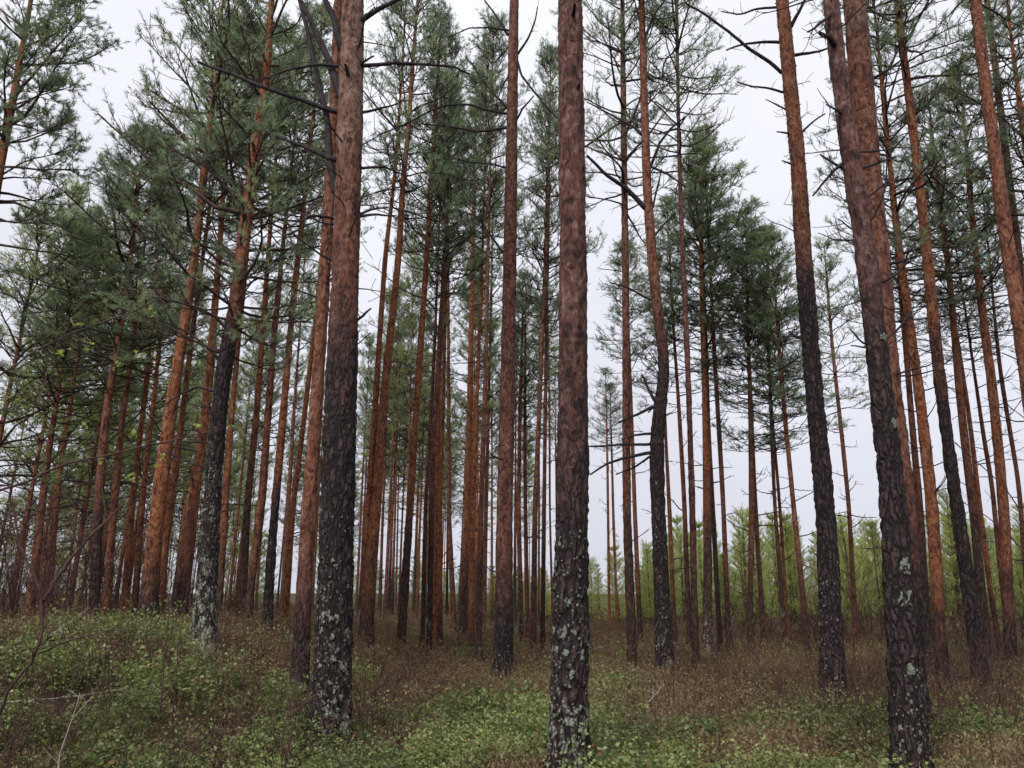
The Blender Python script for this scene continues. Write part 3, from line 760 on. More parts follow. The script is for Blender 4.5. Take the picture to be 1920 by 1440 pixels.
slim((866, 1192), [(866, 1188, 17), (872, 1060, 15), (876, 960, 13), (882, 720, 11), (886, 480, 9), (890, 300, 7)], -60, 470, 1060, 'orange pine with lichen-grey foot and dark crown beside the red-brown twiggy pine', lich=1110, lich_s=0.6, near=True, seed=38, Rcrown=1.7, ndead=18)
slim((884, 1165), [(884, 1162, 11), (887, 960, 9), (895, 720, 7), (902, 560, 6)], 100, 520, 1180, 'thin orange pine behind the lichen-grey footed one', seed=39, Y=20)
slim((898, 1172), [(898, 1170, 12), (902, 960, 10), (910, 720, 8), (915, 480, 6)], 30, 480, 1000, 'thin dark-footed pine paired with a lichened pole', seed=40, grey=0.5, Y=18.5, lich=1100, lich_s=0.5)
slim((907, 1184), [(907, 1180, 9), (911, 960, 8), (916, 760, 6), (920, 600, 5)], 330, 640, 1300, 'lichened pole-thin pine paired with a dark-footed one', seed=41, grey=0.6, lich=1060, lich_s=0.6)
slim((977, 1164), [(977, 1160, 10), (972, 960, 9), (975, 760, 7), (980, 600, 5)], 520, 780, 1100, 'short-crowned far pine with greenish lichened foot', seed=42, Rcrown=1.8, grey=0.4, lich=1080, lich_s=0.7, Y=23)
slim((989, 1174), [(989, 1170, 9), (985, 960, 8), (984, 760, 6), (985, 640, 5)], 560, 800, 1300, 'dark far pine, plain and straight, before the sunlit young growth', seed=43, Rcrown=1.7, grey=0.6, Y=24)
slim((1000, 1218), [(1000, 1214, 12), (1003, 960, 10), (1013, 720, 8), (1023, 480, 7), (1028, 300, 6)], 90, 620, 1000, 'slim leaning pine with a narrow dark crown against the sky', seed=44, grey=0.6, Rcrown=1.6, ndead=12, lich=1180, lich_s=0.25, crown=1)
slim((1017, 1208), [(1017, 1205, 9), (1020, 960, 8), (1025, 580, 6), (1029, 400, 5)], 180, 680, 980, 'slim dark pine beside the narrow-crowned leaning one', seed=45, grey=0.8, Rcrown=1.5, ndead=10)
slim((1036, 1160), [(1036, 1158, 5), (1031, 960, 4), (1030, 760, 4)], 540, 720, 1300, 'thread-thin far pine beside the branchless red stem', seed=46, grey=0.3, Y=30)
slim((1186, 1250), [(1186, 1244, 19), (1181, 1100, 17), (1176, 960, 16), (1174, 720, 14), (1172, 480, 13), (1170, 240, 11), (1167, 0, 8)], -300, 420, 1000, 'straight purplish-red pine, no lichen, touched by the crooked pine branches', near=True, seed=47, grey=0.7, ndead=22, Rcrown=1.8, crown=2)
slim((1200, 1178), [(1200, 1174, 10), (1190, 960, 8), (1183, 760, 7), (1178, 600, 5)], 450, 720, 1100, 'thin orange pine behind the straight purplish-red one', seed=48, Rcrown=2.0, grey=0.3, Y=22, lich=1150, lich_s=0.4)
slim((1143, 1163), [(1143, 1160, 6), (1140, 960, 5), (1138, 830, 4)], 690, 835, 1400, 'small-crowned thin pine, one of two alone in the open gap', seed=49, Y=32, ndead=6, Rcrown=1.5)
slim((1157, 1163), [(1157, 1160, 6), (1150, 960, 5), (1147, 850, 4)], 720, 850, 1400, 'small-crowned thin pine, one of two alone in the open gap', seed=50, Y=33, ndead=6, Rcrown=1.4, group='two thin pines in the open gap')
bpy.data.objects['pine_tree.%03d' % (len([o for o in bpy.data.objects if o.name.startswith('pine_tree')]) - 2)]['group'] = 'two thin pines in the open gap'
slim((1264, 1170), [(1264, 1166, 9), (1256, 960, 8), (1248, 820, 6), (1243, 700, 5)], 480, 760, 1100, 'thin rusty pine just behind the crooked pine', seed=51, Rcrown=2.0, Y=24)
slim((1305, 1252), [(1305, 1248, 14), (1302, 1100, 13), (1299, 960, 12), (1290, 720, 10), (1280, 480, 9), (1273, 240, 7), (1268, 0, 5)], -160, 330, 1050, 'tall dark whip-thin pine with high tufted crown', near=True, seed=52, grey=0.85, ndead=16, Rcrown=1.7, crown=5)
slim((1292, 1180), [(1292, 1176, 11), (1284, 960, 9), (1272, 760, 7), (1262, 600, 5)], 380, 640, 1000, 'lichened thin pine behind the whip-thin dark one', seed=53, Rcrown=2.1, grey=0.5, Y=21, lich=1100, lich_s=0.6)
slim((1327, 1176), [(1327, 1172, 18), (1328, 1060, 17), (1326, 960, 15), (1320, 720, 10), (1315, 480, 8), (1318, 350, 5)], 275, 700, 960, 'pine with grey-lichened foot under a dense cone-shaped green crown', seed=54, Y=19.5, lich=1060, lich_s=0.8, Rcrown=2.7, ndead=14, crown=3)
slim((1349, 1182), [(1349, 1180, 10), (1336, 960, 9), (1328, 800, 8), (1325, 640, 6)], 330, 720, 900, 'rusty pine twinned with the grey-lichened cone-crowned pine', seed=55, grey=0.4, Y=21, Rcrown=2.3)
slim((1367, 1212), [(1367, 1208, 11), (1356, 960, 9), (1343, 720, 8), (1331, 480, 6), (1325, 380, 5)], 240, 620, 1100, 'slim leaning plum-coloured pine in front of the cone-crowned pine', seed=56, grey=0.75, Rcrown=1.8, ndead=12)
slim((1407, 1183), [(1407, 1180, 11), (1410, 960, 11), (1405, 720, 8), (1402, 600, 6)], 395, 720, 1050, 'pine with wide green crown and fine bare twigs beneath', seed=57, grey=0.5, Y=20, Rcrown=2.8, ndead=24, crown=0)
slim((1431, 1186), [(1431, 1183, 10), (1418, 960, 8), (1409, 780, 6), (1404, 660, 5)], 470, 760, 1200, 'bluish dark pine crossing behind the wide-crowned one', seed=58, grey=0.8, Y=21, Rcrown=2.2)
slim((1470, 1190), [(1470, 1187, 10), (1454, 960, 7), (1443, 700, 6)], 430, 860, 1000, 'thin lichen-green footed pine with drooping fine twigs', seed=59, grey=0.4, Y=20.5, lich=1080, lich_s=0.8, Rcrown=2.3, ndead=18)
slim((1477, 1180), [(1477, 1177, 6), (1462, 960, 6), (1450, 800, 5)], 560, 860, 1400, 'wire-thin orange pine leaning on the lichen-green footed one', seed=60, Y=22, Rcrown=1.4)
slim((1512, 1193), [(1512, 1190, 12), (1488, 960, 9), (1467, 720, 8), (1458, 600, 6)], 450, 820, 1140, 'slim reddish pine near the coal-black leaning trunk', seed=61, grey=0.4, Y=19, Rcrown=2.3, ndead=14)
slim((1605, 1163), [(1605, 1160, 10), (1592, 960, 8), (1568, 720, 7), (1552, 540, 5)], 480, 780, 1250, 'lone thin pine with sparse grey twigs against the sky', seed=62, grey=0.5, Y=24, Rcrown=1.9, ndead=26, crown=2)
slim((1768, 1265), [(1768, 1260, 20), (1757, 1100, 24), (1747, 960, 22), (1720, 720, 17), (1690, 480, 13), (1673, 333, 10), (1657, 200, 8)], -60, 560, 1130, 'orange pine next to the grey rosette pine, wiry dark crown', near=True, seed=63, crown=2, ndead=30, Rcrown=1.8, flakes=60)
slim((1740, 1195), [(1740, 1190, 15), (1727, 960, 13), (1708, 780, 11), (1692, 600, 9)], 250, 640, 1000, 'dark pine hidden mostly behind the thick orange one', seed=64, crown=5, grey=0.5, Y=17, Rcrown=1.8, ndead=20)
slim((1838, 1273), [(1838, 1268, 29), (1815, 1100, 26), (1797, 960, 24), (1765, 720, 21), (1737, 480, 18), (1720, 333, 16), (1702, 167, 14), (1685, 0, 12)], -380, 200, 640, 'leaning pine, black to mid-height, orange above, thin wiry crown', near=True, seed=65, crown=2, ndead=34, Rcrown=1.9, lich=1130, lich_s=0.3, flakes=60)
slim((1846, 1195), [(1846, 1190, 18), (1827, 960, 15), (1798, 720, 13), (1776, 500, 10), (1760, 350, 7)], 170, 600, 900, 'dark pine leaning alongside the black-and-orange leaning pine', seed=66, crown=5, grey=0.4, Y=16.5, Rcrown=1.9, ndead=24)
slim((1873, 1205), [(1873, 1200, 10), (1837, 960, 9), (1815, 780, 8), (1790, 600, 6)], 300, 640, 1120, 'thin bright orange pine between two darker leaning pines', seed=67, crown=2, Y=17.5, Rcrown=1.7)
slim((1896, 1240), [(1896, 1236, 21), (1880, 960, 19), (1860, 720, 16), (1834, 500, 12), (1815, 330, 8)], 130, 600, 1100, 'rust-red pine with broad dark crown behind the leaning pines', near=True, seed=68, crown=5, grey=0.25, ndead=26, Rcrown=1.9)
slim((1985, 1290), [(1985, 1280, 36), (1950, 900, 31), (1916, 613, 27), (1895, 480, 25), (1867, 283, 22), (1843, 133, 20), (1826, 0, 18)], -380, 20, 1050, 'thick orange pine leaning in with wiry blue-dark branches', near=True, seed=69, crown=2, grey=0.4, ndead=34, Rcrown=1.9, flakes=100)
slim((1975, 1240), [(1975, 1230, 18), (1945, 800, 16), (1912, 480, 14), (1890, 333, 13), (1873, 200, 12), (1852, 0, 10)], -200, 260, 1500, 'grey-blue slim pine tight against the thick orange leaning one', seed=70, crown=5, ndead=26, grey=0.8, Rcrown=1.7)
slim((1930, 1195), [(1930, 1190, 10), (1908, 900, 8), (1878, 700, 7), (1865, 580, 5)], 330, 660, 1400, 'thin grey pine standing behind the rust-red one', seed=71, crown=2, Rcrown=1.7, Y=18, grey=0.6)
slim((1890, 1192), [(1890, 1190, 10), (1862, 913, 8), (1843, 813, 7), (1822, 680, 5)], 380, 680, 1500, 'thin crooked grey pine amid the leaning pines', seed=72, crown=5, Rcrown=1.7, Y=18.5, grey=0.5)
slim((2030, 1200), [(2030, 1195, 22), (1985, 800, 18), (1950, 500, 14), (1920, 250, 11)], -80, 520, 1000, 'pine whose wide dark crown shades the leaning orange pine', seed=73, crown=2, Y=14, Rcrown=2.0)

# far stand, one look
FAR_L = ('slender far pine in the stand, its crown pale yellowish green', 'slender far pine in the stand, its crown dark green')
FAR_G = ('pale-crowned far pines', 'dark-crowned far pines')
r_ = np.random.default_rng(77)
far_x = [30, 65, 120, 150, 215, 285, 322, 350, 372, 395, 430, 441, 447, 480, 520, 528, 556, 585, 600, 668, 674, 700, 712, 722, 729, 735, 742, 748, 760, 775, 782, 797, 838, 861, 880, 893, 922, 965, 1010, 1045]
for i, x in enumerate(far_x):
    Yf = r_.uniform(27, 46)
    d_px = r_.uniform(0.12, 0.18) * FPX / Yf
    if x < 140: Yf = r_.uniform(20, 28)
    _, s = at(x, 1120, Yf)
    lean = (960 - x) * 0.00019 + r_.normal(0, 0.015)
    yb = 1135
    Hm = r_.uniform(12.5, 16.5)
    py_top = 720 - FPX * math.tan(math.atan((Hm - EYE) / Yf) - TILT)
    py_cb = 720 - FPX * math.tan(math.atan((Hm * r_.uniform(0.42, 0.58) - EYE) / Yf) - TILT)
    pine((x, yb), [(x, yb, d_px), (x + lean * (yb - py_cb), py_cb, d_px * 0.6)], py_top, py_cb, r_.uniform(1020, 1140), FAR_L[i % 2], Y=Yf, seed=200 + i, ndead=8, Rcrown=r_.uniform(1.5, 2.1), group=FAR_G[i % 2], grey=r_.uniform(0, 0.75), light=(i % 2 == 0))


# younger, lighter pines filling the back of the stand under the tall crowns
MID_L = 'pale green half-grown pine filling the back of the stand'
for i in range(46):
    Yf = r_.uniform(47, 74); px = r_.uniform(60, 1030)
    Hm = r_.uniform(11, 17)
    zc = r_.uniform(3.6, 6.2) if px < 650 else r_.uniform(5.5, 8)
    yb = 1135; lean = (960 - px) * 0.00019 + r_.normal(0, 0.01); d_px = r_.uniform(0.09, 0.13) * FPX / Yf
    py = lambda z: 720 - FPX * math.tan(math.atan((z - EYE) / Yf) - TILT)
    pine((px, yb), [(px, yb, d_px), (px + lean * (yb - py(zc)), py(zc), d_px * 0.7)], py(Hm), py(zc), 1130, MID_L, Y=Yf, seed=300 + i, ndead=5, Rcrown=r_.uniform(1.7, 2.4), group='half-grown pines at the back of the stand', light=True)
# low-crowned pines of the left thicket
THK = ['low-crowned pine, foliage almost down to the brushwood']
for i, (px, Yf, Hm, zc) in enumerate([(-60, 15, 9.5, 3.2), (20, 20, 10, 3.5), (70, 24, 11, 3.6), (130, 22, 10.5, 3.8), (180, 27, 12, 4.0), (235, 24, 11.5, 4.2), (300, 28, 12.5, 4.4), (-20, 27, 9.0, 2.6), (60, 32, 10, 3.0)]):
    yb = 1140; lean = (960 - px) * 0.00019
    py = lambda z: 720 - FPX * math.tan(math.atan((z - EYE) / Yf) - TILT)
    d_px = 0.17 * FPX / Yf
    pine((px, yb), [(px, yb, d_px), (px + lean * (yb - py(zc)), py(zc), d_px * 0.7)], py(Hm), py(zc), 1100, THK[0], Y=Yf, seed=360 + i, ndead=18, Rcrown=2.2, group='low-crowned pines of the brushwood thicket', grey=0.3, light=True)

# ------------------------------------------------------------------ young pines behind
def young_proto(i, big):
    r = np.random.default_rng(900 + i)
    L = 5.0
    wood, fol = MB(), MB()
    zs, az = [], []
    for k in range(11):
        z = 0.3 + k * 0.42 + r.normal(0, 0.05); n = r.integers(4, 7); a0 = r.random() * 6
        for j in range(n): zs.append(z); az.append(a0 + j * 6.283 / n + r.normal(0, 0.2))
    zs = np.array(zs); az = np.array(az); t = zs / L
    ln = (1.05 * (1 - t) ** (0.55 + 0.15 * (i % 4)) * (0.75 + 0.25 * smooth(t / 0.3)) + 0.12) * r.uniform(0.5, 1.3, len(t)) * (1 + 0.25 * np.sin(az + i))
    el = np.radians(18 + 40 * t + r.normal(0, 8, len(t)))
    d = np.stack((np.cos(az) * np.cos(el), np.sin(az) * np.cos(el), np.sin(el)), -1)
    P1 = grow(np.stack((0 * zs, 0 * zs, zs), -1), d, ln, 5, 0.08, 0.07, r)
    v, q = tubes(P1, (0.006 + 0.006 * ln)[:, None] * np.linspace(1, 0.4, 5), 3); wood.add(v, q)
    k2 = 6
    s = 0.2 + 0.8 * (np.arange(k2)[None] + r.random((len(t), k2))) / k2
    p, tg = sample(P1, s)
    sg = np.where(np.arange(k2) % 2 == 0, 1.0, -1.0)[None, :, None]
    d2 = unit(tg * 0.8 + unit(np.cross(tg, np.array([0, 0, 1.0]))) * sg * 0.8 + np.array([0, 0, 0.35]) + r.normal(0, 0.15, p.shape))
    l2 = np.clip((0.12 + 0.35 * ln[:, None] * (1.1 - s)), 0.1, 0.6)
    P2 = grow(p.reshape(-1, 3), d2.reshape(-1, 3), l2.ravel(), 3, 0.12, 0.1, r)
    P0 = np.stack((np.stack((0 * zs[:6], 0 * zs[:6], L - 0.6 + 0.1 * np.arange(6)), -1), np.stack((0 * zs[:6], 0 * zs[:6], L - 0.45 + 0.1 * np.arange(6)), -1)), 1)
    # needles all along
    def along(P, k):
        s_ = (np.arange(k)[None] + r.random((len(P), k))) / k
        a, b = sample(P, s_); return a.reshape(-1, 3), b.reshape(-1, 3)
    A, B = [], []
    for P, k in ((P1, 4), (P2, 3), (P0, 1)):
        a, b = along(P, k); A.append(a); B.append(b)
    A = np.concatenate(A); B = np.concatenate(B)
    needles(fol, A, B, np.full(len(A), 0.2), 10, 0.10, 0.011, np.clip(r.normal(0.5, 0.2, len(A)), 0, 1), r, (0.3, 0.8))
    st = np.array([[0, 0, -0.2], [0, 0, L * 0.5], [0, 0, L]])[None]
    v, q = tubes(st, np.array([[0.05, 0.03, 0.008]]), 6)
    tr = mesh_obj('trunk', v, [q], M_LIMB); w = wood.build('crown', M_LIMB); f = fol.build('needles', M_YOUNG)
    out = [(o.name.split('.')[0], o.data) for o in (tr, w, f)]
    for o in (tr, w, f): bpy.data.objects.remove(o)
    return out
YP = [young_proto(i, 0) for i in range(6)]
def young(x, Y, h, label, group, rot, k, name='young_pine', wide=1.0):
    z = float(terrain(x, Y))
    root = thing(name, (x, Y, z), label, 'tree', group)
    root.rotation_euler = (r_.normal(0, 0.03), r_.normal(0, 0.03), rot)
    s = h / 5.0
    par = root
    for nm, me in YP[k]:
        o = link(nm, me, par if nm == 'needles' else root)
        if nm != 'needles': o.scale = (s * wide, s * wide, s)
        else: o['kind'] = 'stuff'
        if nm == 'crown': par = o
    return root
YL = 'yellow-green young pine in the dense belt behind the stand'
YG = 'young pines in the belt behind the stand'
for i in range(190):
    Y = r_.uniform(36, 64)
    px = r_.uniform(1060, 2150)
    x = (px - 960) / FPX * Y * 1.03
    edge = np.clip((px - 1060) / 300, 0, 1)
    h = r_.uniform(2.2, 3.8) + 3.4 * edge * r_.random() ** 1.3
    young(x, Y, h, YL, YG, r_.random() * 6.28, i % 6, wide=r_.uniform(0.9, 1.7))
for i in range(90):                                   # left part: lower growth seen under the crowns
    Y = r_.uniform(44, 66); px = r_.uniform(-150, 1090) if i < 50 else r_.uniform(780, 1100)
    x = (px - 960) / FPX * Y * 1.03
    young(x, Y, r_.uniform(2.0, 3.2) if 680 < px else r_.uniform(3, 7.5), YL, YG, r_.random() * 6.28, i % 6, wide=r_.uniform(1.0, 1.8))
SL = 'knee-high bright green young pine among the brown heather'
for px, py, h in ((1393, 1165, 1.1), (1424, 1168, 1.3), (1588, 1172, 1.3), (1742, 1180, 1.4), (1452, 1160, 1.2), (1635, 1170, 1.0), (1880, 1170, 1.5), (1785, 1165, 1.2)):
    Y = ground_hit(px, py, 0.1); p, _ = at(px, py, Y)
    young(p[0], Y, h, SL, 'small young pines in the heather', r_.random() * 6.28, 1, wide=1.3)
# ------------------------------------------------------------------ ground cover
def vnoise(x, y, s, seed=0):
    x = x / s; y = y / s
    i = np.floor(x).astype(np.int64); j = np.floor(y).astype(np.int64); fx = smooth(x - i); fy = smooth(y - j)
    h = lambda a, b: hash3(np.stack((a, b, a * 0 + seed), -1), 7)
    return (h(i, j) * (1 - fx) + h(i + 1, j) * fx) * (1 - fy) + (h(i, j + 1) * (1 - fx) + h(i + 1, j + 1) * fx) * fy

def scatter(n, y0, y1, r, pw=1.0):
    y = y0 + (y1 - y0) * r.random(n) ** pw
    x = (r.random(n) * 2 - 1) * (y * 0.78 + 1.2)
    return x, y

def green_mask(x, y):
    m = 0.5 + 1.1 * (vnoise(x, y, 1.1, 3) - 0.5) + 0.6 * (vnoise(x, y, 0.4, 5) - 0.5)
    m += 0.34 * (1 - smooth((y - 6.0) / 4.5))
    m -= 0.30 * smooth((y - 9) / 6)
    m += 0.30 * np.exp(-((x + 1.1) ** 2 / 0.7 + (y - 6.6) ** 2 / 3.0)) + 0.25 * np.exp(-((x - 0.1) ** 2 / 0.3 + (y - 8.0) ** 2 / 1.0))
    m -= 0.45 * np.exp(-((x + 3.6) ** 2 / 1.0 + (y - 5.2) ** 2 / 2.0))
    m -= 0.35 * smooth((x - 3.2) / 1.2) * (1 - smooth((y - 10) / 2))
    m += 0.10 * smooth((-x - 2.4) / 1.0) * smooth((y - 6) / 1.5) - 0.06
    return m

def bilberry():
    r = np.random.default_rng(5)
    mb = MB()
    for (nc, per, y0, y1, nleaf, w) in ((330, 22, 3.2, 8.2, 44, 0.024), (560, 13, 7.8, 13.0, 26, 0.032), (600, 8, 12.5, 22.0, 14, 0.045)):
        # hummocks: domes of shrubs with gaps between them
        cx, cy = scatter(nc, y0, y1, r)
        g = green_mask(cx, cy); k = r.random(nc) < smooth((g - 0.36) / 0.24)
        cx, cy, g = cx[k], cy[k], g[k]
        R = r.uniform(0.13, 0.34, len(cx)) * (1 + 0.03 * cy); H = (0.20 + 0.38 * np.clip(g - 0.36, 0, 0.6)) * r.uniform(0.65, 1.4, len(cx))
        q = np.sqrt(r.random((len(cx), per))); th = r.random((len(cx), per)) * 6.283
        x = (cx[:, None] + R[:, None] * q * np.cos(th)).ravel(); y = (cy[:, None] + R[:, None] * q * np.sin(th)).ravel()
        hgt = (H[:, None] * (1.0 - 0.7 * q ** 2)).ravel() * r.uniform(0.85, 1.15, len(x))
        ct = np.repeat(r.normal(0.0, 0.2, len(cx)), per)
        n_ = len(x)
        z = terrain(x, y)
        # stems
        ks = 5
        az = r.random((n_, ks)) * 6.28; lean = r.uniform(0.1, 0.65, (n_, ks))
        d = np.stack((np.cos(az) * lean, np.sin(az) * lean, np.ones_like(az)), -1)
        st = np.stack((x, y, z), -1)[:, None] + np.stack((np.cos(az), np.sin(az), 0 * az), -1) * r.uniform(0, 0.07, (n_, ks, 1))
        P = grow(st.reshape(-1, 3), d.reshape(-1, 3), np.repeat(hgt, ks) * r.uniform(0.8, 1.3, n_ * ks), 4, 0.02, 0.16, r)
        wv = w * 0.09
        sd = unit(np.cross(P[:, -1] - P[:, 0], r.normal(0, 1, (len(P), 3)))) * wv
        v, fq, ft = ribbons(P, sd)
        mb.add(v, fq, tint=0.12); mb.f[3].append(ft + mb.n - len(v))
        kl = max(2, nleaf // ks)
        s = 0.5 + 0.5 * r.random((len(P), kl)) ** 0.7
        p, tg = sample(P, s)
        p = p.reshape(-1, 3) + r.normal(0, 0.022, (len(P) * kl, 3))
        u = unit(r.normal(0, 1, p.shape) * np.array([1, 1, 0.45]) + np.array([0, 0, 0.25]))
        nn = unit(r.normal(0, 0.75, p.shape) + np.array([0, 0, 0.9]))
        sv = unit(np.cross(u, nn))
        L = w * r.uniform(0.7, 1.35, (len(p), 1)) * 1.25
        W = L * 0.33
        nn2 = unit(np.cross(sv, u))
        if y0 > 9: v = np.stack((p - sv * W, p + u * L * 0.45 + sv * W * 1.2, p + u * L), 1).reshape(-1, 3)
        else: v = np.stack((p, p + u * L * 0.5 + sv * W + nn2 * L * 0.08, p + u * L, p + u * L * 0.5 - sv * W + nn2 * L * 0.08), 1).reshape(-1, 3)
        nv = 3 if y0 > 9 else 4
        tb = np.repeat(np.clip(0.25 + 0.42 * vnoise(x, y, 0.9, 9) + ct + r.normal(0, 0.09, n_), 0, 0.9), ks * kl)
        t = np.clip(tb + r.normal(0, 0.14, len(p)), 0, 0.93)
        t = np.where(r.random(len(p)) < 0.035, 1.0, t)
        mb.add(v, np.arange(len(v)).reshape(-1, nv), tint=np.repeat(t, nv))
    o = mb.build('bilberry_cover', M_BERRY)
    o['kind'] = 'stuff'; o['label'] = 'low green bilberry shrubs covering the ground between the near trunks'; o['category'] = 'ground cover'
bilberry()

def heather():
    r = np.random.default_rng(6)
    mb = MB()
    for (n, y0, y1, ks, kl, w, hs) in ((7500, 3.2, 8.0, 6, 6, 0.005, 1.0), (10500, 7.5, 15.0, 5, 5, 0.008, 1.05), (13000, 14.5, 30.0, 3, 5, 0.014, 1.1), (10000, 29, 70.0, 3, 4, 0.028, 1.25)):
        x, y = scatter(n, y0, y1, r)
        g = green_mask(x, y)
        k = r.random(n) < 0.10 + 0.90 * smooth((0.64 - g) / 0.25)
        x, y = x[k], y[k]; n_ = len(x); z = terrain(x, y)
        hgt = hs * 0.30 * r.uniform(0.55, 1.25, n_) * (0.7 + 0.6 * vnoise(x, y, 0.9, 21))
        az = r.random((n_, ks)) * 6.28; lean = r.uniform(0.05, 0.75, (n_, ks))
        d = np.stack((np.cos(az) * lean, np.sin(az) * lean, np.ones_like(az)), -1)
        st = np.stack((x, y, z), -1)[:, None] + np.stack((np.cos(az), np.sin(az), 0 * az), -1) * r.uniform(0, 0.09, (n_, ks, 1))
        P = grow(st.reshape(-1, 3), d.reshape(-1, 3), np.repeat(hgt, ks) * r.uniform(0.7, 1.3, n_ * ks), 4, 0.03, 0.17, r)
        sd = unit(np.cross(P[:, -1] - P[:, 0], r.normal(0, 1, (len(P), 3)))) * w * 0.5
        tb = np.clip(0.22 + 0.5 * vnoise(x, y, 1.6, 31) + 0.15 * (vnoise(x, y, 5.0, 37) - 0.5) + r.normal(0, 0.1, n_), 0, 1)
        ts = np.repeat(tb, ks)
        if y0 < 14:
            v, fq, ft = ribbons(P, sd)
            mb.add(v, fq, tint=np.repeat(np.clip(ts * 0.8 - 0.12, 0, 1), 5)); mb.f[3].append(ft + mb.n - len(v))
        else:
            v = np.stack((P[:, 0] - sd, P[:, 0] + sd, P[:, 3]), 1).reshape(-1, 3)
            mb.add(v, np.arange(len(v)).reshape(-1, 3), tint=np.repeat(np.clip(ts * 0.8 - 0.12, 0, 1), 3))
        s = 0.3 + 0.7 * r.random((len(P), kl)); p, tg = sample(P, s); p = p.reshape(-1, 3); tg = tg.reshape(-1, 3)
        p = p + r.normal(0, 0.012, p.shape)
        u = unit(tg * 0.5 + r.normal(0, 0.7, p.shape) + np.array([0, 0, 0.2])); sv = unit(np.cross(u, r.normal(0, 1, p.shape)))
        L = r.uniform(0.012, 0.03, (len(p), 1)) * (1 + w * 60)
        sv = sv * L * 0.36
        v = np.stack((p - sv * 0.6, p + u * L * 0.4 + sv, p + u * L), 1).reshape(-1, 3)
        t = np.clip(np.repeat(ts, kl) + r.normal(0.1, 0.2, len(p)), 0, 1)
        mb.add(v, np.arange(len(v)).reshape(-1, 3), tint=np.repeat(t, 3))
    o = mb.build('heather_cover', M_HEATH)
    o['kind'] = 'stuff'; o['label'] = 'brown heather and dry twigs carpeting the forest floor'; o['category'] = 'ground cover'
heather()

# brushwood thicket on the left and thin brush at the far right edge
def brush(name, n, xr, yr, hr, label, seed, rad=0.006):
    r = np.random.default_rng(seed); mb = MB()
    x = r.uniform(*xr, n); y = r.uniform(*yr, n); z = terrain(x, y) - 0.05
    d = np.stack((r.normal(0, 0.22, n), r.normal(0, 0.22, n), np.ones(n)), -1)
    ln = r.uniform(*hr, n)
    P = grow(np.stack((x, y, z), -1), d, ln, 7, 0.03, 0.10, r)
    v, q = tubes(P, rad * (0.6 + 0.3 * ln)[:, None] * np.linspace(1, 0.3, 7), 3); mb.add(v, q)
    k = 8; s = 0.25 + 0.75 * r.random((n, k)); p, tg = sample(P, s); p = p.reshape(-1, 3); tg = tg.reshape(-1, 3)
    T = grow(p, unit(tg + r.normal(0, 0.55, p.shape)), r.uniform(0.2, 0.8, len(p)), 4, 0.05, 0.15, r)
    v, q = tubes(T, np.broadcast_to(np.linspace(0.0035, 0.002, 4) * (rad / 0.006), T.shape[:2]), 3); mb.add(v, q)
    s = r.random((len(T), 3)); p, tg = sample(T, s); p = p.reshape(-1, 3); tg = tg.reshape(-1, 3)
    T = grow(p, unit(tg + r.normal(0, 0.6, p.shape)), r.uniform(0.1, 0.35, len(p)), 4, 0.05, 0.15, r)
    v, fq, ft = ribbons(T, unit(np.cross(T[:, 3] - T[:, 0], r.normal(0, 1, (len(T), 3)))) * 0.0024 * rad / 0.006); mb.add(v, fq); mb.f[3].append(ft + mb.n - len(v))
    o = mb.build(name, M_TWIG); o['kind'] = 'stuff'; o['label'] = label; o['category'] = 'brushwood'
brush('brushwood', 330, (-13.5, -6.6), (11.0, 20.0), (0.8, 3.2), 'bare purplish brown brushwood thicket among the crowded left-hand pines', 41, 0.008)
brush('brushwood', 170, (7.0, 16.0), (19.0, 30.0), (0.8, 2.4), 'bare greyish brushwood in front of the young pine belt', 42, 0.010)
brush('brushwood', 90, (3.0, 6.5), (6.5, 11.0), (0.3, 0.9), 'sparse bare shoots in the heather around the grey rosette pine', 43, 0.005)
brush('brushwood', 70, (-4.6, -1.0), (5.0, 9.0), (0.25, 0.8), 'sparse bare shoots on the shrubby bank', 44, 0.005)

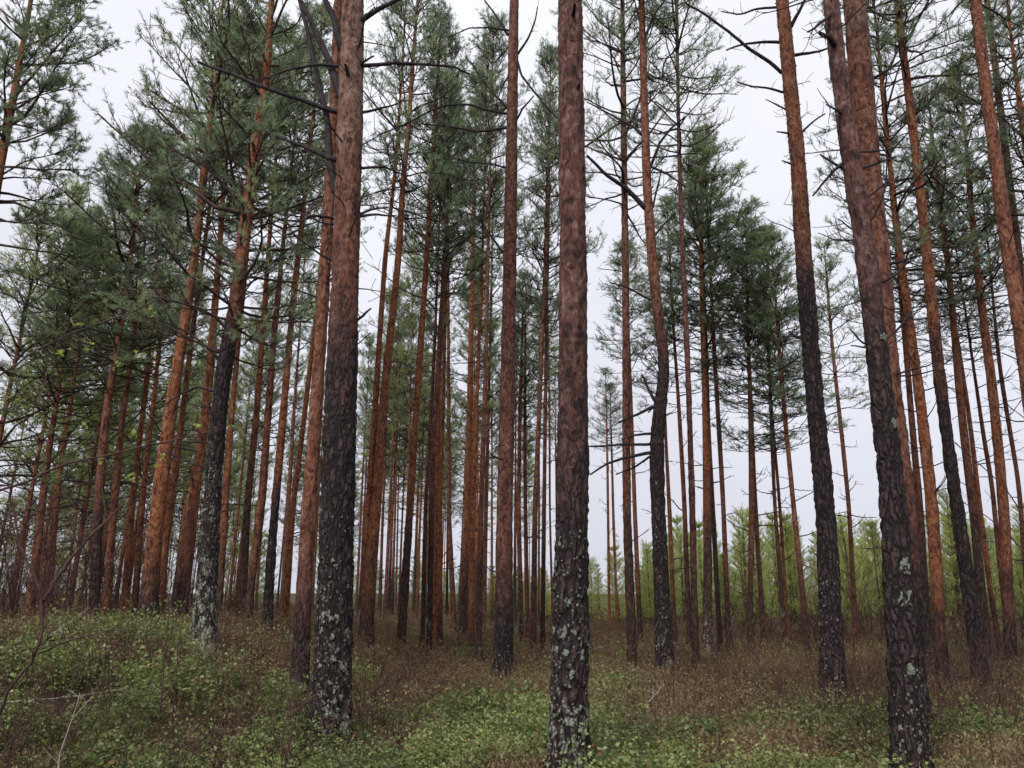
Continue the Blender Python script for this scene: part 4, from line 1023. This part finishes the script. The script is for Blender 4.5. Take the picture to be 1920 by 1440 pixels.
# ------------------------------------------------------------------ bare saplings
def sapling(label, limbs, Y, mat=None, leaves=0, group=None, name='bare_sapling', twigs=6, base=None, seed=0, tw=0.25):
    """limbs: list of (pixel polyline, width px, depth drift in m); first limb starts at the foot"""
    r = np.random.default_rng(3000 + seed); mat = mat or M_TWIG
    g0 = limbs[0][0][0]
    o0 = at(g0[0], g0[1], Y)[0]; zb = float(terrain(o0[0], Y)); foot = np.array((o0[0], Y, zb))
    root = thing(name, tuple(foot), label, 'sapling', group)
    for li, (g, w0, dy) in enumerate(limbs):
        m = len(g)
        P = [at(a, b, Y + (dy[0] + (dy[1] - dy[0]) * i / (m - 1)))[0] for i, (a, b) in enumerate(g)]
        if li == 0: P = [np.array((P[0][0], Y, zb - 0.05))] + P
        nn = 5 * m
        P = resample(np.array(P), nn)
        for _ in range(2): P[1:-1] = (P[:-2] + 2 * P[1:-1] + P[2:]) / 4
        rr = w0 * (Y + dy[0]) / (2 * FPX)
        P[1:-1] += r.normal(0, rr * 0.25, (nn - 2, 3))
        mb = MB()
        v, q = tubes((P - foot)[None], rr * np.linspace(1, 0.4, nn)[None], 6); mb.add(v, q)
        ln = np.linalg.norm(np.diff(P, axis=0), axis=1).sum()
        k = max(1, int(twigs * ln))
        s = r.uniform(0.25, 1, (1, k)); p, tg = sample((P - foot)[None], s)
        T = grow(p[0], unit(tg[0] * 0.9 + r.normal(0, 0.5, (k, 3))), r.uniform(0.08, tw, k), 4, 0.04, 0.15, r)
        v, q = tubes(T, np.broadcast_to(np.linspace(rr * 0.35, rr * 0.15, 4), T.shape[:2]), 3); mb.add(v, q)
        part = mb.build('stem' if li == 0 else 'branch', mat, root, True)
        if leaves:
            k = int(leaves * ln)
            if k:
                lv = MB()
                pp = T[:, -1][r.integers(0, len(T), k)] + r.normal(0, 0.01, (k, 3))
                for j in range(3):
                    u = unit(r.normal(0, 1, (k, 3))); sv = unit(np.cross(u, r.normal(0, 1, (k, 3))))
                    L = r.uniform(0.012, 0.024, (k, 1))
                    v = np.stack((pp, pp + u * L * 0.45 + sv * L * 0.4, pp + u * L, pp + u * L * 0.45 - sv * L * 0.4), 1).reshape(-1, 3)
                    lv.add(v, np.arange(len(v)).reshape(-1, 4), tint=r.random(len(v)))
                o = lv.build('leaves', M_BIRCH, part); o['kind'] = 'stuff'
    return root
sapling('dark forked bare sapling rising from the mossy bank', [([(0, 1322), (40, 1265), (72, 1224), (80, 1180), (83, 1126), (70, 1085), (42, 1040), (30, 985), (18, 930)], 8, (0, 0)),
        ([(83, 1126), (105, 1085), (148, 1030), (175, 1000), (215, 962), (240, 930)], 7, (0, 0.2)), ([(72, 1226), (120, 1205), (180, 1188), (240, 1174)], 4, (0, 0.3)), ([(148, 1030), (140, 1005), (133, 985)], 3, (0.1, 0.1)), ([(44, 1042), (30, 1048)], 2, (0, 0))], 3.6, seed=1)
sapling('birch sapling arching long thin boughs with tiny fresh leaves', [([(-140, 1330), (-120, 1050), (-100, 900), (-80, 760), (-60, 640)], 10, (0, 0)),
        ([(-100, 955), (0, 920), (60, 900), (120, 870), (200, 855), (250, 842), (330, 824), (400, 808)], 6, (0, 0.3)), ([(-85, 760), (0, 704), (70, 655), (140, 622), (235, 590), (310, 556), (390, 518)], 5, (0, 0.5)),
        ([(-90, 830), (0, 800), (60, 768), (120, 735), (180, 705), (245, 668)], 3, (0, 0.4)), ([(-95, 1030), (40, 960), (120, 925), (210, 880), (290, 860), (350, 835)], 3, (0, 0.2)),
        ([(72, 760), (90, 690), (110, 640), (140, 590)], 2.5, (0, 0.3)), ([(-85, 870), (0, 850), (90, 830), (190, 800)], 2, (0, 0.4))], 3.0, leaves=9, name='birch_sapling', seed=2, twigs=5)
sapling('pale crooked dead birch stem among the thicket boughs', [([(105, 1480), (112, 1400), (130, 1370), (150, 1300)], 4, (0, 0))], 4.2, mat=M_PALEWOOD, seed=3, name='dead_sapling')
sapling('thin straight bare sapling pair on the shrubby bank', [([(302, 1318), (308, 1240), (316, 1150), (322, 1060), (330, 1000)], 3, (0, 0))], 6.6, seed=4, group='sapling pair on the bank')
sapling('thin straight bare sapling pair on the shrubby bank', [([(328, 1300), (335, 1200), (346, 1150), (352, 1080)], 2.5, (0, 0))], 7.0, seed=5, group='sapling pair on the bank')
sapling('thin bare shoot in front of the crossing pine pair', [([(459, 1270), (460, 1190), (463, 1120)], 2.5, (0, 0))], 7.6, seed=6)
sapling('thin bare shoot leaning beside the slimmer red-brown pine', [([(529, 1275), (540, 1210), (545, 1160)], 2.5, (0, 0))], 7.6, seed=7)
sapling('upright reddish sapling with one long side branch beside the coal-black leaning pine', [([(1348, 1425), (1349, 1330), (1347, 1235), (1340, 1190), (1336, 1110), (1325, 1060)], 3.2, (0, 0)), ([(1347, 1230), (1370, 1180), (1393, 1110), (1405, 1040), (1400, 1020)], 2.5, (0, 0.2)), ([(1345, 1290), (1400, 1340), (1440, 1372), (1465, 1300)], 1.8, (0, 0.2))], 5.6, seed=8)
sapling('dark twiggy sapling between the coal-black pine and the grey rosette pine', [([(1605, 1330), (1603, 1240), (1600, 1190), (1592, 1100), (1585, 1010), (1575, 985)], 3, (0, 0)), ([(1600, 1190), (1612, 1130), (1630, 1080), (1648, 1010)], 2, (0, 0.3)), ([(1601, 1250), (1520, 1200), (1450, 1160), (1405, 1130)], 1.8, (0, 0.4)), ([(1595, 1130), (1583, 1050), (1570, 1000)], 2, (0, 0.2))], 8.0, seed=9)
sapling('low wiry sapling beneath the leaning orange pine', [([(1862, 1420), (1850, 1340), (1870, 1250), (1890, 1190), (1905, 1120)], 2.5, (0, 0)), ([(1850, 1340), (1820, 1280), (1800, 1220)], 2, (0, 0.2))], 6.2, seed=10)
sapling('bare sapling with drooping boughs crossing the leaning pines', [([(1965, 1290), (1955, 1150), (1935, 1010), (1900, 930), (1850, 880), (1790, 830)], 4, (0, 0)), ([(1950, 1080), (1900, 1010), (1840, 960), (1790, 935)], 3, (0, 0.2)), ([(1935, 1010), (1900, 970), (1860, 955)], 2, (0, 0.2))], 6.5, seed=11)
sapling('thin red-stemmed shoot next to the crooked pine foot', [([(1262, 1290), (1268, 1190), (1283, 1120), (1292, 1060)], 2, (0, 0))], 9.0, seed=12)

# fallen sticks
def stick(g, w0, Y0, label, mat):
    P = []
    for (a, b) in g:
        Yh = ground_hit(a, b, 0.26); P.append(at(a, b, Yh)[0])
    P = resample(np.array(P), 12); P[1:-1] += rng.normal(0, 0.006, (10, 3))
    c = P.mean(0)
    rr = w0 * c[1] / (2 * FPX)
    mb = MB(); v, q = tubes((P - c)[None], rr * np.linspace(1, 0.5, 12)[None], 6); mb.add(v, q)
    T = grow((P - c)[3:11], unit(rng.normal(0, 1, (8, 3)) + (P[-1] - P[0])), rng.uniform(0.05, 0.25, 8), 4, 0.02, 0.15)
    v, q = tubes(T, np.broadcast_to(np.linspace(rr * 0.5, rr * 0.2, 4), (8, 4)), 4); mb.add(v, q)
    o = mb.build('fallen_branch', mat, None, True); o.location = tuple(c)
    o['label'] = label; o['category'] = 'branch'
stick([(-30, 1320), (20, 1316), (90, 1311), (170, 1301), (230, 1292)], 4, 4, 'pale fallen birch branch lying across the mossy bank', M_PALEWOOD)
stick([(428, 1358), (450, 1366), (470, 1375)], 3, 4, 'short dark fallen stick in the bright bilberry clump', M_TWIG)
stick([(1215, 1318), (1230, 1300), (1245, 1282)], 3, 4, 'short pale fallen stick in the heather by the crooked pine', M_PALEWOOD)
stick([(1110, 1218), (1130, 1212), (1150, 1206)], 2, 4, 'thin pale fallen twig beyond the branchless red stem', M_PALEWOOD)
stick([(1388, 1310), (1400, 1295), (1412, 1290)], 2.5, 4, 'bent pale fallen twig beside the upright reddish sapling', M_PALEWOOD)
stick([(95, 1200), (140, 1170), (185, 1120), (200, 1098)], 3, 4, 'long pale dead branch propped on the bank before the thicket', M_PALEWOOD)

# a fresh yellow tuft of pine needles lying in the shrubs
Y = ground_hit(1208, 1335, 0.25); p, _ = at(1208, 1328, Y)
mb = MB(); rr_ = np.random.default_rng(8)
needles(mb, np.zeros((5, 3)) + rr_.normal(0, 0.008, (5, 3)), unit(rr_.normal(0, 0.6, (5, 3)) + np.array([0.1, -0.2, 0.5])), np.full(5, 0.03), 14, 0.075, 0.004, np.full(5, 0.9), rr_, (0.4, 1.2))
v, q = tubes(np.array([[[0, 0, -0.2], [0.01, 0, -0.1], [0, 0, 0.02]]]), np.array([[0.004, 0.003, 0.002]]), 5)
root = thing('pine_seedling', (p[0], Y, float(terrain(p[0], Y))), 'tiny straw-yellow pine seedling poking out of the shrubs', 'seedling')
M_STRAW = leaf_mat('straw_needles', [(0.0, (0.3, 0.24, 0.1)), (1.0, (0.5, 0.42, 0.2))], 0.3)
hh = p[2] - root.location.z
a = mb.build('needles', M_STRAW, root); a.location = (0, 0, hh)
b = mesh_obj('stem', v, [q], M_TWIG, root); b.location = (0, 0, hh)

if 0: print('TRIS', sum(len(m.loops) - 2 * len(m.polygons) for m in bpy.data.meshes), 'MAXZ', max((o.matrix_world @ Vector(c)).z for o in bpy.data.objects if o.type == 'MESH' for c in o.bound_box))
